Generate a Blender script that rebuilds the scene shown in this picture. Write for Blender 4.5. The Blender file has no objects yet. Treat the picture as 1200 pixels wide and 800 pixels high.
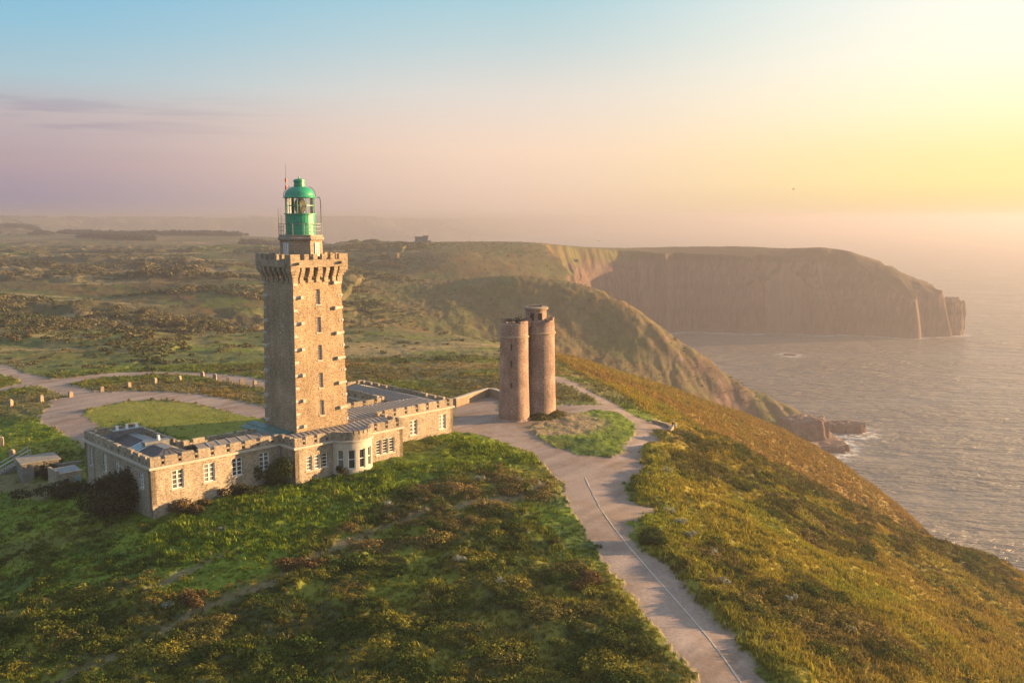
import bpy, bmesh, math, random
import numpy as np
from mathutils import Vector, Matrix
R = math.radians
sc = bpy.context.scene
COL = sc.collection

# ------------------------------------------------------------------ camera
cam = bpy.data.cameras.new('camera')
cam.sensor_width = 36.0
cam.lens = 1070.0 / 1200.0 * 36.0
cam.clip_start = 0.5
cam.clip_end = 90000
camo = bpy.data.objects.new('camera', cam)
COL.objects.link(camo)
camo.location = (0, 0, 28.5)
camo.rotation_euler = (R(90 - 7.559566), 0, 0)
sc.camera = camo

# ------------------------------------------------------------------ light
SUN_AZ, SUN_EL = 74.0, 8.6            # azimuth clockwise from +Y
world = bpy.data.worlds.new('World')
sc.world = world
world.use_nodes = True
wn, wl = world.node_tree.nodes, world.node_tree.links
wn.clear()
def N(nt, typ, **kw):
    n = nt.nodes.new(typ)
    for k, v in kw.items():
        if k.startswith('i_'):
            key = k[2:]
            key = int(key) if key.isdigit() else key.replace('_', ' ')
            n.inputs[key].default_value = v
        else:
            setattr(n, k, v)
    return n
def ramp(nt, stops, interp='LINEAR'):
    n = nt.nodes.new('ShaderNodeValToRGB')
    cr = n.color_ramp
    cr.interpolation = interp
    while len(cr.elements) < len(stops): cr.elements.new(0.5)
    for e, (p, c) in zip(cr.elements, stops):
        e.position = p
        e.color = (c[0], c[1], c[2], 1) if not isinstance(c, (int, float)) else (c, c, c, 1)
    return n
def math_node(nt, op, a=None, b=None, c=None, clamp=False):
    n = nt.nodes.new('ShaderNodeMath'); n.operation = op; n.use_clamp = clamp
    for i, v in enumerate((a, b, c)):
        if v is None: continue
        if isinstance(v, (int, float)): n.inputs[i].default_value = v
        else: nt.links.new(v, n.inputs[i])
    return n.outputs[0]
def mixc(nt, f, a, b, mode='MIX'):
    n = nt.nodes.new('ShaderNodeMix'); n.data_type = 'RGBA'; n.blend_type = mode
    for s, v in ((n.inputs[0], f), (n.inputs[6], a), (n.inputs[7], b)):
        if isinstance(v, (int, float)): s.default_value = v
        elif isinstance(v, tuple): s.default_value = (v[0], v[1], v[2], 1)
        else: nt.links.new(v, s)
    return n.outputs[2]

def make_world():
    nt = world.node_tree
    sky = N(nt, 'ShaderNodeTexSky', sky_type='NISHITA', sun_disc=False, sun_elevation=R(SUN_EL),
            sun_rotation=R(SUN_AZ), altitude=100, air_density=1.0, dust_density=2.5, ozone_density=1.5)
    tc = N(nt, 'ShaderNodeTexCoord')
    nrm = N(nt, 'ShaderNodeVectorMath', operation='NORMALIZE'); nt.links.new(tc.outputs['Generated'], nrm.inputs[0])
    sep = N(nt, 'ShaderNodeSeparateXYZ'); nt.links.new(nrm.outputs[0], sep.inputs[0])
    # angular distance to the sun along the horizon
    dot = N(nt, 'ShaderNodeVectorMath', operation='DOT_PRODUCT')
    nt.links.new(nrm.outputs[0], dot.inputs[0])
    dot.inputs[1].default_value = (math.sin(R(64)), math.cos(R(64)), 0.0)
    el = math_node(nt, 'ARCSINE', sep.outputs[2])
    eld = math_node(nt, 'MULTIPLY', el, 180 / math.pi / 40.0, clamp=True)      # 0..1 = 0..40 degrees
    d40 = lambda a: a / 40.0
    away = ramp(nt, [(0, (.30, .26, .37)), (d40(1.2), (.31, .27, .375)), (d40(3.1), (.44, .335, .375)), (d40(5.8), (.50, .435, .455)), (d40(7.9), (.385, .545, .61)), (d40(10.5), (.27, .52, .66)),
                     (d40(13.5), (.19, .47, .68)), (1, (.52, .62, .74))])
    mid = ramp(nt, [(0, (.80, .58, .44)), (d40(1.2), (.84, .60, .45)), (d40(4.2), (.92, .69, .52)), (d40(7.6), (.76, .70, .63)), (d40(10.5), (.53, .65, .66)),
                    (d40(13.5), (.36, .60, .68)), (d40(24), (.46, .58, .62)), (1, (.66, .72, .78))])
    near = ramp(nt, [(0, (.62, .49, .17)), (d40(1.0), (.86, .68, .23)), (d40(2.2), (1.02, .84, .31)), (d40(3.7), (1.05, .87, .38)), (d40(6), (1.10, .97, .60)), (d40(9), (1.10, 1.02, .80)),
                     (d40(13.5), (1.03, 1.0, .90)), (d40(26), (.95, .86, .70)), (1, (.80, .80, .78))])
    for r in (away, mid, near): nt.links.new(eld, r.inputs[0])
    # dot is cos(angle from sun azimuth): left edge ~ -0.05, centre ~ .44, right ~ .82
    f1 = N(nt, 'ShaderNodeMapRange', interpolation_type='SMOOTHSTEP', i_1=-.10, i_2=.50); nt.links.new(dot.outputs['Value'], f1.inputs[0])
    f2 = N(nt, 'ShaderNodeMapRange', interpolation_type='SMOOTHSTEP', i_1=.42, i_2=.90); nt.links.new(dot.outputs['Value'], f2.inputs[0])
    c = mixc(nt, f1.outputs[0], away.outputs[0], mid.outputs[0])
    c = mixc(nt, f2.outputs[0], c, near.outputs[0])
    # thin stratus streaks low on the side away from the sun
    mp = N(nt, 'ShaderNodeMapping'); mp.inputs['Scale'].default_value = (3.2, 3.2, 60)
    nt.links.new(nrm.outputs[0], mp.inputs[0])
    nz = N(nt, 'ShaderNodeTexNoise', i_Scale=1.3, i_Detail=6.0, i_Roughness=.6, i_Distortion=.4); nt.links.new(mp.outputs[0], nz.inputs[0])
    st = N(nt, 'ShaderNodeMapRange', interpolation_type='SMOOTHSTEP', i_1=.50, i_2=.68); nt.links.new(nz.outputs[0], st.inputs[0])
    band = ramp(nt, [(0, 0.0), (d40(3.0), .25), (d40(5.6), 1.0), (d40(7.5), .35), (d40(9.5), 0.0)])
    nt.links.new(eld, band.inputs[0])
    side = N(nt, 'ShaderNodeMapRange', interpolation_type='SMOOTHSTEP', i_1=.30, i_2=-.02); nt.links.new(dot.outputs['Value'], side.inputs[0])
    cf = math_node(nt, 'MULTIPLY', st.outputs[0], band.outputs[0])
    cf = math_node(nt, 'MULTIPLY', cf, side.outputs[0])
    cf = math_node(nt, 'MULTIPLY', cf, .42)
    c = mixc(nt, cf, c, (.27, .25, .34))
    # physical sky partly mixed in higher up; overhead gradient brightened as added fill light
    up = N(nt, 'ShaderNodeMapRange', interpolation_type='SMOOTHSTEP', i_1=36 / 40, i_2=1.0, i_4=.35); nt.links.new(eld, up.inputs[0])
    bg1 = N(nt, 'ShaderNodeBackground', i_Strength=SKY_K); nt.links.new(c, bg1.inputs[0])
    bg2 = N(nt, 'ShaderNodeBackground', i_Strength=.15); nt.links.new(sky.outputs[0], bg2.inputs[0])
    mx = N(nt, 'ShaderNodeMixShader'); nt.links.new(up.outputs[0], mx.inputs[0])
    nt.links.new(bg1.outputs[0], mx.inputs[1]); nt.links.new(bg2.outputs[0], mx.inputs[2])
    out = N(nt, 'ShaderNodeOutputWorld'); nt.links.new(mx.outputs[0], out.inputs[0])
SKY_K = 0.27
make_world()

sl = bpy.data.lights.new('sun', 'SUN')
sl.energy = 5.0
sl.angle = R(0.6)
sl.color = (1.0, .62, .28)
so = bpy.data.objects.new('sun', sl)
COL.objects.link(so)
sd = Vector((math.sin(R(SUN_AZ)) * math.cos(R(SUN_EL)), math.cos(R(SUN_AZ)) * math.cos(R(SUN_EL)), math.sin(R(SUN_EL))))
so.rotation_euler = sd.to_track_quat('Z', 'Y').to_euler()
so.location = sd * 500

vs = sc.view_settings
vs.view_transform = 'Standard'; vs.look = 'None'; vs.gamma = 1; vs.use_curve_mapping = False
vs.exposure = 2.0
sc.render.engine = 'CYCLES'
cy = sc.cycles
cy.max_bounces = 6; cy.diffuse_bounces = 3; cy.glossy_bounces = 3; cy.transmission_bounces = 4; cy.transparent_max_bounces = 8; cy.volume_bounces = 1
cy.use_denoising = True; cy.denoiser = 'OPENIMAGEDENOISE'
cy.denoising_input_passes = 'RGB_ALBEDO_NORMAL'; cy.denoising_prefilter = 'ACCURATE'
cy.caustics_reflective = False; cy.caustics_refractive = False
cy.sample_clamp_indirect = 4.0
HAZE_D = 0.00050

# ------------------------------------------------------------------ numpy noise
def _hash(ix, iy, seed):
    h = (ix.astype(np.int64) * 374761393 + iy.astype(np.int64) * 668265263 + seed * 982451653) & 0xffffffff
    h = ((h ^ (h >> 13)) * 1274126177) & 0xffffffff
    return ((h ^ (h >> 16)) & 0xffffff).astype(np.float32) / 16777215.0
def vnoise(x, y, seed=0):
    fx, fy = np.floor(x), np.floor(y)
    ix, iy = fx.astype(np.int64), fy.astype(np.int64)
    tx, ty = (x - fx).astype(np.float32), (y - fy).astype(np.float32)
    tx = tx * tx * (3 - 2 * tx); ty = ty * ty * (3 - 2 * ty)
    a, b = _hash(ix, iy, seed), _hash(ix + 1, iy, seed)
    c, d = _hash(ix, iy + 1, seed), _hash(ix + 1, iy + 1, seed)
    return a + (b - a) * tx + (c - a) * ty + (a - b - c + d) * tx * ty
def fbm(x, y, oct=3, seed=0, gain=.5):
    s, a, t = 0, 1.0, 0
    for o in range(oct):
        s = s + a * vnoise(x * 2 ** o + o * 17.3, y * 2 ** o - o * 9.7, seed + o); t += a; a *= gain
    return s / t
def sstep(a, b, x):
    t = np.clip((x - a) / (b - a), 0, 1); return t * t * (3 - 2 * t)
def poly_sd(x, y, poly):
    """signed distance to a polygon, positive inside"""
    p = np.array(poly, dtype=np.float64)
    d2 = np.full(x.shape, 1e18); ins = np.zeros(x.shape, bool)
    for i in range(len(p)):
        ax, ay = p[i]; bx, by = p[(i + 1) % len(p)]
        ex, ey = bx - ax, by - ay
        wx, wy = x - ax, y - ay
        t = np.clip((wx * ex + wy * ey) / (ex * ex + ey * ey + 1e-12), 0, 1)
        d2 = np.minimum(d2, (wx - ex * t) ** 2 + (wy - ey * t) ** 2)
        c = ((ay > y) != (by > y)) & (x < (bx - ax) * (y - ay) / (by - ay + 1e-12) + ax)
        ins ^= c
    d = np.sqrt(d2)
    return np.where(ins, d, -d)
def line_d(x, y, pts):
    p = np.array(pts); d2 = np.full(x.shape, 1e18)
    for i in range(len(p) - 1):
        ax, ay = p[i]; ex, ey = p[i + 1] - p[i]
        wx, wy = x - ax, y - ay
        t = np.clip((wx * ex + wy * ey) / (ex * ex + ey * ey + 1e-12), 0, 1)
        d2 = np.minimum(d2, (wx - ex * t) ** 2 + (wy - ey * t) ** 2)
    return np.sqrt(d2)
def local_sd(x, y, poly, pad=6.0):
    p = np.array(poly)
    m = (x > p[:, 0].min() - pad) & (x < p[:, 0].max() + pad) & (y > p[:, 1].min() - pad) & (y < p[:, 1].max() + pad)
    r = np.full(x.shape, -pad)
    if m.any(): r[m] = poly_sd(x[m], y[m], poly)
    return r
def local_line(x, y, pts, pad=6.0):
    p = np.array(pts)
    m = (x > p[:, 0].min() - pad) & (x < p[:, 0].max() + pad) & (y > p[:, 1].min() - pad) & (y < p[:, 1].max() + pad)
    r = np.full(x.shape, pad)
    if m.any(): r[m] = line_d(x[m], y[m], pts)
    return r

# ------------------------------------------------------------------ the lie of the land
SEA = -67.0
CTRL = np.array([(13.26,53.47,0.0),(7.53,77.45,0.0),(3.81,98.97,0.0),(-4.66,121.85,0.0),(14.97,157.84,0.0),(8.83,169.58,0.0),(2.59,136.0,0.0),(11.88,124.45,0.0),(22.07,124.98,0.0),(16.31,106.26,0.0),(13.38,95.85,-0.05),(11.55,84.03,-0.05),(12.32,73.54,-0.05),(14.4,63.21,-0.05),(16.21,53.57,-0.05),(0.0,0.0,-3.0),(30.0,0.0,-6.0),(-40.0,0.0,-5.0),(60.0,0.0,-22.0),(0.0,-60.0,-6.0),(-80.0,-30.0,-10.0),(70.0,-60.0,-30.0),(0.0,30.0,-1.0),(-100.0,40.0,-9.0),(-34.06,57.22,-2.0),(-22.26,56.1,-1.4),(-10.91,54.97,-0.8),(0.0,54.04,-0.3),(-33.08,67.39,-1.8),(-20.2,68.76,-1.0),(-6.93,70.98,-0.5),(-48.03,82.17,-3.4),(-36.13,82.62,-1.9),(-24.16,83.09,-0.4),(-14.24,86.65,0.1),(-3.5,90.64,0.6),(0.0,104.4,0.5),(-37.02,91.29,-0.6),(-31.05,94.77,-0.2),(-26.9,96.32,0.0),(-23.49,96.03,-0.2),(-17.38,99.3,0.2),(-12.44,106.38,0.7),(-7.75,119.29,0.6),(-49.14,100.38,-1.8),(-53.29,102.34,-3.0),(-61.29,106.0,-3.6),(-62.59,112.4,-2.2),(-56.69,111.48,-1.4),(-67.69,117.88,-0.8),(-59.48,129.98,0.0),(-43.37,129.98,0.0),(-74.59,142.6,0.0),(-59.9,157.84,0.0),(-44.92,157.84,0.0),(-94.78,166.72,0.0),(-29.95,157.84,0.0),(-15.8,166.72,0.0),(-20.34,142.6,0.0),(-124.04,219.27,-0.6),(-93.03,219.27,-0.6),(-66.15,219.27,-0.6),(-31.01,219.27,-0.6),(-8.27,219.27,-0.6),(3.41,180.36,-0.6),(-214.06,381.23,-0.5),(-170.97,406.24,-0.5),(-107.03,381.23,-0.5),(-900.0,700.0,3.0),(-400.0,700.0,4.0),(-150.0,700.0,8.0),(-500.0,300.0,-1.0),(-300.0,100.0,-4.0),(-700.0,0.0,-8.0),(-900.0,400.0,2.0),(16.0,20.0,-3.0),(45.0,20.0,-14.0),(80.0,20.0,-31.0),(115.0,20.0,-50.0),(150.0,20.0,-75.0),(40.0,55.0,-8.5),(70.0,55.0,-22.0),(100.0,55.0,-40.0),(130.0,55.0,-64.0),(150.0,55.0,-80.0),(30.0,95.0,-5.0),(45.0,95.0,-11.5),(80.0,95.0,-30.0),(105.0,95.0,-47.0),(128.0,95.0,-70.0),(76.0,134.0,-24.0),(98.0,134.0,-40.0),(118.0,134.0,-55.0),(132.0,134.0,-72.0),(25.0,160.0,-4.0),(45.0,160.0,-15.0),(68.0,160.0,-31.0),(90.0,160.0,-45.0),(112.0,160.0,-64.0),(40.0,-40.0,-14.0),(150.0,-40.0,-75.0),(15.0,165.0,-0.6),(31.25,116.0,-5.13),(41.72,120.0,-9.87),(55.33,124.0,-15.5),(66.22,126.0,-19.52),(26.02,118.0,-2.57),(84.55,190.0,-34.72),(88.49,230.0,-37.73),(90.35,262.0,-38.42),(8.98,190.0,-0.52),(24.28,205.0,-6.54),(42.18,222.0,-14.15),(59.46,240.0,-22.96),(75.26,254.0,-32.15),(100.0,265.0,-60.0),(112.0,240.0,-70.0),(105.0,200.0,-52.0),(-12.72,225.0,-0.5),(-35.28,250.0,-0.41),(15.0,262.0,-15.0),(45.0,285.0,-36.0),(70.0,300.0,-54.0),(92.0,315.0,-68.0),(20.0,330.0,-36.0),(-20.0,320.0,-29.0),(-60.0,330.0,-22.0),(55.0,350.0,-46.0),(-110.0,330.0,-9.0),(32.92,440.0,-2.91),(0.0,450.0,0.58),(-84.0,500.0,0.74),(50.37,430.0,-8.65),(67.43,422.0,-17.9),(87.93,414.0,-30.38),(107.58,405.0,-44.63),(123.09,398.0,-52.97),(132.32,391.0,-56.85),(38.47,408.0,-25.65),(60.03,397.0,-31.76),(81.24,389.0,-43.61),(19.37,412.0,-18.36),(18.62,395.0,-24.67),(-3.9,415.0,-15.56),(-3.7,392.0,-24.27),(-39.4,420.0,-11.34),(-36.88,392.0,-17.2),(104.11,390.0,-57.02),(16.12,430.0,-8.24),(-64.42,430.0,-6.23),(-58.61,390.0,-12.17),(-170.0,400.0,-3.0),(-200.0,500.0,0.0),(35.0,500.0,-16.0),(15.0,525.0,-20.0),(-30.0,545.0,-13.0),(-75.0,560.0,-6.0),(20.0,560.0,-14.0),(70.0,480.0,-35.0),(110.0,440.0,-62.0),(23.81,640.0,9.02),(-24.18,650.0,9.92),(-75.88,680.0,9.7),(-123.64,700.0,10.44),(35.92,622.0,2.65),(51.43,612.0,-7.75),(59.49,606.0,-13.63),(33.09,590.0,-10.86),(-40.0,590.0,4.0),(92.65,830.0,3.24),(158.09,850.0,4.21),(216.13,830.0,4.78),(267.9,800.0,4.16),(294.27,790.0,-2.13),(320.15,780.0,-11.89),(345.32,770.0,-20.71),(358.55,762.0,-27.32),(149.85,805.0,0.28),(208.52,800.0,-0.29),(256.01,785.0,-5.58),(302.87,772.0,-19.39),(50.0,900.0,1.0),(150.0,920.0,-3.0),(-200.0,1000.0,-2.0),(-150.0,850.0,3.0),(-600.0,1200.0,5.0),(280.0,850.0,-8.0),(-200.0,1400.0,-8.0),(-1000.0,1200.0,6.0)])
def _tps():
    X = CTRL[:, :2] / 100.0; n = len(X)
    r2 = ((X[:, None] - X[None]) ** 2).sum(-1)
    A = np.zeros((n + 3, n + 3)); A[:n, :n] = r2 * np.log(r2 + 1e-9) + np.eye(n) * .02
    A[:n, n] = 1; A[:n, n + 1:] = X; A[n, :n] = 1; A[n + 1:, :n] = X.T
    b = np.zeros(n + 3); b[:n] = CTRL[:, 2]
    return X, np.linalg.solve(A, b)
TX, TW = _tps()
def tps(x, y):
    out = np.empty(x.shape); n = len(TX)
    for i in range(0, len(x), 40000):
        q = np.stack([x[i:i + 40000], y[i:i + 40000]], -1) / 100.0
        r2 = (q ** 2).sum(-1)[:, None] + (TX ** 2).sum(-1)[None] - 2 * q @ TX.T
        r2 = np.maximum(r2, 0)
        out[i:i + 40000] = (r2 * np.log(r2 + 1e-9)) @ TW[:n] + TW[n] + q @ TW[n + 1:]
    return out
COAST = [(160,-400),(158,-100),(150,20),(140,60),(132,95),(128,130),(117,165),(110,200),(108,240),(102,262),(95,285),(82,305),(88,325),(108,352),(128,366),(139,374),
         (144,386),(136,400),(114,424),(88,455),(62,500),(42,545),(48,580),(58,602),(52,640),(52,690),(70,745),(104,772),(122,779),(133,768),(146,782),(170,776),(190,772),(206,764),(222,772),
         (250,764),(262,757),(275,765),(300,752),(312,744),(331,742),(340,750),(352,746),(362,752),(366,762),(352,785),(335,812),(280,855),(200,915),(50,985),(-200,1120),
         (-700,1900),(-1250,2900),(-1300,3250),(-900,3450),(-640,3560),(-520,3680),(-430,3640),(-330,3900),(-260,4150),(-120,4400),(-30,4800),(70,5250),(-90,5600),(160,6400),(420,7300),(330,7700),(640,8800),(1200,11800),(1900,13500),(900,15500),(-16000,15800),(-16000,-400)]
ROAD_L = [(-106.26,182.41),(-102.35,180.35),(-97.16,175.8),(-90.3,168.62),(-83.0,162.94),(-80.0,164.87),(-76.89,169.13),(-71.33,171.21),(-62.69,171.21),(-55.11,169.13),(-49.11,166.1),(-42.76,161.05),(-37.81,155.63),(-35.61,146.37),(-42.23,153.05),(-47.19,156.73),(-53.8,162.46),(-58.6,166.85),(-63.37,168.36),(-69.45,166.6),(-74.78,164.38),(-76.26,161.28),(-77.86,157.84),(-69.03,149.74),(-68.47,149.34),(-64.61,150.97),(-59.02,150.35),(-52.61,148.34),(-45.78,144.46),(-38.22,138.13),(-32.28,132.32),(-30.33,124.1),(-35.81,129.21),(-40.21,131.85),(-44.92,136.09),(-50.0,140.78),(-56.27,143.15),(-60.89,142.05),(-63.26,138.48),(-64.34,134.75),(-63.02,131.53),(-58.79,126.97),(-56.87,123.4),(-56.02,116.19),(-58.41,119.36),(-62.19,122.71),(-66.54,126.97),(-69.07,129.98),(-70.35,133.12),(-70.66,136.42),(-72.32,140.78),(-74.13,142.6),(-71.87,145.41),(-76.54,150.35),(-82.31,155.63),(-84.49,154.54),(-85.68,150.35),(-86.47,147.74),(-89.75,153.47),(-88.01,154.54),(-86.85,158.97),(-91.25,164.87),(-95.83,168.62),(-99.87,171.21)]
ROAD_M = [(-8.49,127.15),(-9.32,142.6),(-6.93,145.77),(-4.21,147.59),(-2.01,145.77),(-1.88,136.0),(0.31,128.55),(3.07,128.55),(4.72,132.17),(6.51,136.79),(7.93,138.89),(10.57,138.89),(13.87,140.55),(12.47,145.77),(10.18,153.14),(7.41,156.18),(6.11,161.06),(7.77,163.96),(9.25,162.61),(10.59,159.54),(12.97,151.77),(15.88,145.23),(17.68,137.59),(18.79,131.43),(20.84,128.55),(22.56,127.85),(22.66,125.79),(21.46,123.14),(20.98,123.79),(19.65,123.79),(19.11,121.22),(19.95,117.56),(19.48,116.38),(17.47,114.1),(16.14,111.36),(15.69,107.24),(16.01,103.41),(14.89,101.59),(13.33,98.97),(12.21,95.68),(11.96,91.85),(12.63,90.25),(14.94,89.69),(13.5,87.29),(11.76,83.76),(11.29,83.88),(10.9,79.64),(11.14,77.45),(12.67,74.38),(13.5,72.09),(13.64,68.39),(14.09,63.83),(15.34,61.41),(15.88,57.67),(16.02,53.47),(16.27,48.64),(17.11,42.4),(11.55,42.4),(11.46,48.64),(11.4,53.47),(11.02,55.67),(10.31,58.03),(9.68,61.55),(8.91,66.43),(7.94,72.09),(6.72,79.64),(5.63,86.95),(5.25,95.68),(3.91,101.77),(2.08,108.25),(-1.09,113.54),(-4.82,118.75),(-7.45,119.97),(-8.57,119.61)]
ISLAND = [(8.85,132.62),(12.17,134.45),(14.89,136.0),(16.95,131.73),(17.2,125.79),(16.36,120.59),(13.48,110.31),(11.78,106.75),(8.21,107.05),(6.69,109.47),(4.85,112.66),(2.96,117.91),(2.65,123.14),(3.62,126.47),(6.23,130.7)]
ISLAND2 = [(7.57,151.77),(9.9,148.9),(13.04,144.34),(13.91,140.89),(12.34,140.22),(7.93,138.89),(6.51,136.79),(6.27,142.6)]
LAWN = [(-63.3,132.32),(-63.01,137.92),(-59.67,142.6),(-50.15,140.55),(-37.34,130.56),(-34.21,127.15),(-34.92,121.85),(-41.88,118.39),(-46.0,120.35),(-55.28,129.4),(-55.84,124.45),(-58.7,126.06)]
BANK = [(-34.02,88.03),(-23.13,94.11),(-17.02,98.3),(-10.02,104.34),(-6.79,118.39),(0.0,113.76),(2.8,104.34),(0.0,98.97),(-3.86,100.35),(-9.16,95.05),(-13.45,86.95),(-16.56,77.45),(-22.0,75.38),(-28.98,77.45),(-33.82,83.14)]
HEATH = [(-45.25,68.05),(-37.23,70.64),(-31.55,71.91),(-23.29,68.05),(-19.55,74.38),(-16.11,83.14),(-13.86,89.69),(-9.33,96.97),(-4.43,102.49),(0.95,98.97),(3.08,91.12),(0.0,86.95),(1.99,81.94),(4.29,73.41),(5.99,68.05),(7.0,61.96),(8.51,57.43),(10.08,53.47),(10.8,46.92),(-31.94,46.92)]
SLOPE_HEATH = [(21.9,117.27),(39.78,166.36),(43.45,136.89),(72.42,182.94),(84.49,187.59),(198.11,338.42),(67.1,114.22),(55.04,110.64),(44.24,103.27),(32.88,93.98),(29.26,100.9),(25.42,105.59),(20.47,103.81)]
SLOPE_HEATH_LOW = [(14.94,76.8),(19.83,81.64),(23.66,81.01),(26.82,76.17),(30.22,73.29),(30.46,65.58),(32.74,63.49),(22.6,56.98),(18.27,55.87),(16.98,61.62),(15.12,67.12)]
TRAIL = [(-31.63,54.97),(-30.0,56.08),(-27.98,59.04),(-26.1,61.62),(-23.8,67.48),(-19.93,70.3),(-18.02,73.92),(-15.27,78.55),(-9.85,84.73),(-3.44,88.85),(0.87,89.94),(3.67,95.19)]
TRAIL2 = [(-29.82,70.92),(-27.24,75.51),(-25.51,77.52)]
SHOULDER = [(8.51,98.3),(10.05,89.69),(11.73,85.39),(11.29,76.4),(12.94,69.75),(13.93,64.57),(15.15,60.6),(16.18,53.47),(16.91,46.92),(15.05,48.64),(14.43,53.47),(13.59,59.16),(12.33,66.27),(10.36,77.24),(8.76,88.03)]
STONY = [(-2.12,127.15),(0.31,129.26),(6.4,134.45),(8.85,132.62),(12.01,132.62),(12.74,127.15),(11.64,121.85),(8.78,114.66),(7.5,111.9),(6.61,110.31),(4.85,112.44),(2.25,117.56),(0.29,121.22)]
DIRT = [(-67.34,109.39),(-63.98,110.92),(-57.26,107.18),(-53.29,102.34),(-52.16,99.13),(-59.14,104.02),(-64.77,105.05)]
BED = [(-100.62,176.64),(-53.91,190.17)]
# building footprints stay flat: (centre x, y, radius)
def coast_sd(x, y):
    r = np.hypot(x, y)
    sdist = poly_sd(x, y, COAST)
    big = sstep(900, 2500, r)
    nh = sstep(560, 640, y)
    wob = (fbm(x / 16, y / 16, 4, 5, .6) - .5) * (13 - 10 * nh) * (1 - big) + (fbm(x / 48, y / 48, 3, 6, .6) - .5) * 26 * nh * (1 - big) + (fbm(x / 160, y / 160, 4, 7) - .5) * 200 * big
    return sdist + wob
def base_height(x, y):
    r = np.hypot(x, y)
    t = np.clip(tps(x, y), -90, 40)
    far = np.minimum(3 + 34 * sstep(1300, 2700, r) + 6 * sstep(4000, 7500, r) + (fbm(x / 420, y / 420, 4, 11) - .5) * (12 + 26 * sstep(2500, 6000, r)), 40)
    w = sstep(950, 1350, r)
    t = t * (1 - w) + far * w
    # rolling fields to the west
    left = sstep(160, 330, r) * sstep(40, -120, x) * (1 - w)
    t = t + left * ((fbm(x / 170, y / 55, 3, 21) - .5) * 3.2)
    # gullies down the seaward faces
    steep = sstep(-4, -22, t) * sstep(240, 320, y)
    rid = 1 - np.abs(fbm(x / 26 + .25 * y / 26, y / 60, 4, 31, .55) * 2 - 1)
    t = t - steep * (rid - .55) * np.where(y < 480, 4.0 + 3.5 * sstep(35, 70, x), 7.0)
    return t
def cliff(x, y, s):
    tip = sstep(150, 300, x) * sstep(600, 700, y)
    k = 54 - 24 * tip                                  # height of the sheer part
    k = np.where(y < 480, 24, k)
    n = fbm(x / 9, y / 9, 3, 41)
    k = np.where(y > 600, k * (.55 + .8 * fbm(x / 34, y / 34, 3, 43)), k)
    lo = np.maximum(s, 0) * 4.2
    c = np.minimum(lo, k * (.85 + .3 * n)) + np.maximum(s - k / 4.2, 0) * np.where(y > 600, 1.9, .95)
    ledge = sstep(-6, 2, s) * 3.0
    far = sstep(1300, 1700, np.hypot(x, y))
    c = c * (1 - far) + np.maximum(s, 0) * .28 * far
    return np.where(s > -6, SEA - 3 + ledge + c, SEA - 3)
def height(x, y):
    """ground level with no grass-scale roughness"""
    x = np.atleast_1d(np.asarray(x, float)); y = np.atleast_1d(np.asarray(y, float))
    return np.minimum(base_height(x, y), cliff(x, y, coast_sd(x, y)))

def zones(x, y):
    """weights of what covers the ground, 0..1"""
    e = (fbm(x / 1.1, y / 1.1, 3, 51, .6) - .5) * 1.6 + (fbm(x / .35, y / .35, 2, 52) - .5) * .5
    e2 = (fbm(x / 5, y / 5, 3, 53) - .5)
    Z = {}
    rl = local_sd(x, y, ROAD_L); rm = local_sd(x, y, ROAD_M)
    isl = np.maximum(local_sd(x, y, ISLAND), local_sd(x, y, ISLAND2))
    rm2 = np.minimum(rm, -isl + e2 * 1.4)
    road = np.maximum(rl + e * 1.0, rm2 + e * .9)
    Z['road_sd'] = road
    Z['road'] = sstep(-.12, .22, road)
    Z['trail'] = np.maximum(sstep(1.05, .4, local_line(x, y, TRAIL) + e * .6), sstep(.7, .2, local_line(x, y, TRAIL2) + e * .8)) * .85
    Z['dirt'] = sstep(-.6, .6, local_sd(x, y, DIRT) + e2 * 3)
    Z['lawn'] = sstep(-.5, .5, local_sd(x, y, LAWN) + e)
    Z['bank'] = sstep(-1, 1, local_sd(x, y, BANK, 10) + e2 * 4)
    h = sstep(-1.2, 1.2, local_sd(x, y, HEATH, 10) + e2 * 6)
    Z['heath'] = h * sstep(.36, .50, fbm(x / 2.6, y / 2.6, 3, 57) * .75 + fbm(x / 9, y / 9, 2, 58) * .25 + .03)
    Z['heath_zone'] = h
    sh = np.maximum(sstep(-2, 2, local_sd(x, y, SLOPE_HEATH, 12) + e2 * 9), sstep(-2, 2, local_sd(x, y, SLOPE_HEATH_LOW, 12) + e2 * 9))
    Z['slope_heath'] = sh * sstep(.38, .52, fbm(x / 3.2, y / 3.2, 3, 61) + .02)
    Z['near'] = sstep(215, 165, np.hypot(x, y))
    # right of the road
    edge = np.interp(y, [-400, 40, 56, 60, 66, 75, 90, 112, 128, 150, 172, 195], [22, 19, 15.5, 14, 12.5, 10.5, 11.5, 14, 21, 19, 13, 8])
    Z['slope'] = sstep(-.5, 2.5, x - edge) * sstep(300, 200, y)
    return Z
GREEN = np.array((.125, .170, .018)); DGREEN = np.array((.048, .085, .017)); OLIVE = np.array((.205, .180, .036)); BRACK = np.array((.255, .155, .050))
HEATHC = np.array((.050, .050, .020)); GRAVEL = np.array((.265, .210, .182)); ROCK = np.array((.27, .170, .125)); STRAW = np.array((.30, .225, .11)); FIELD = np.array((.135, .122, .052))
def mixa(a, b, f): return a * (1 - f)[:, None] + b * f[:, None]
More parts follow.
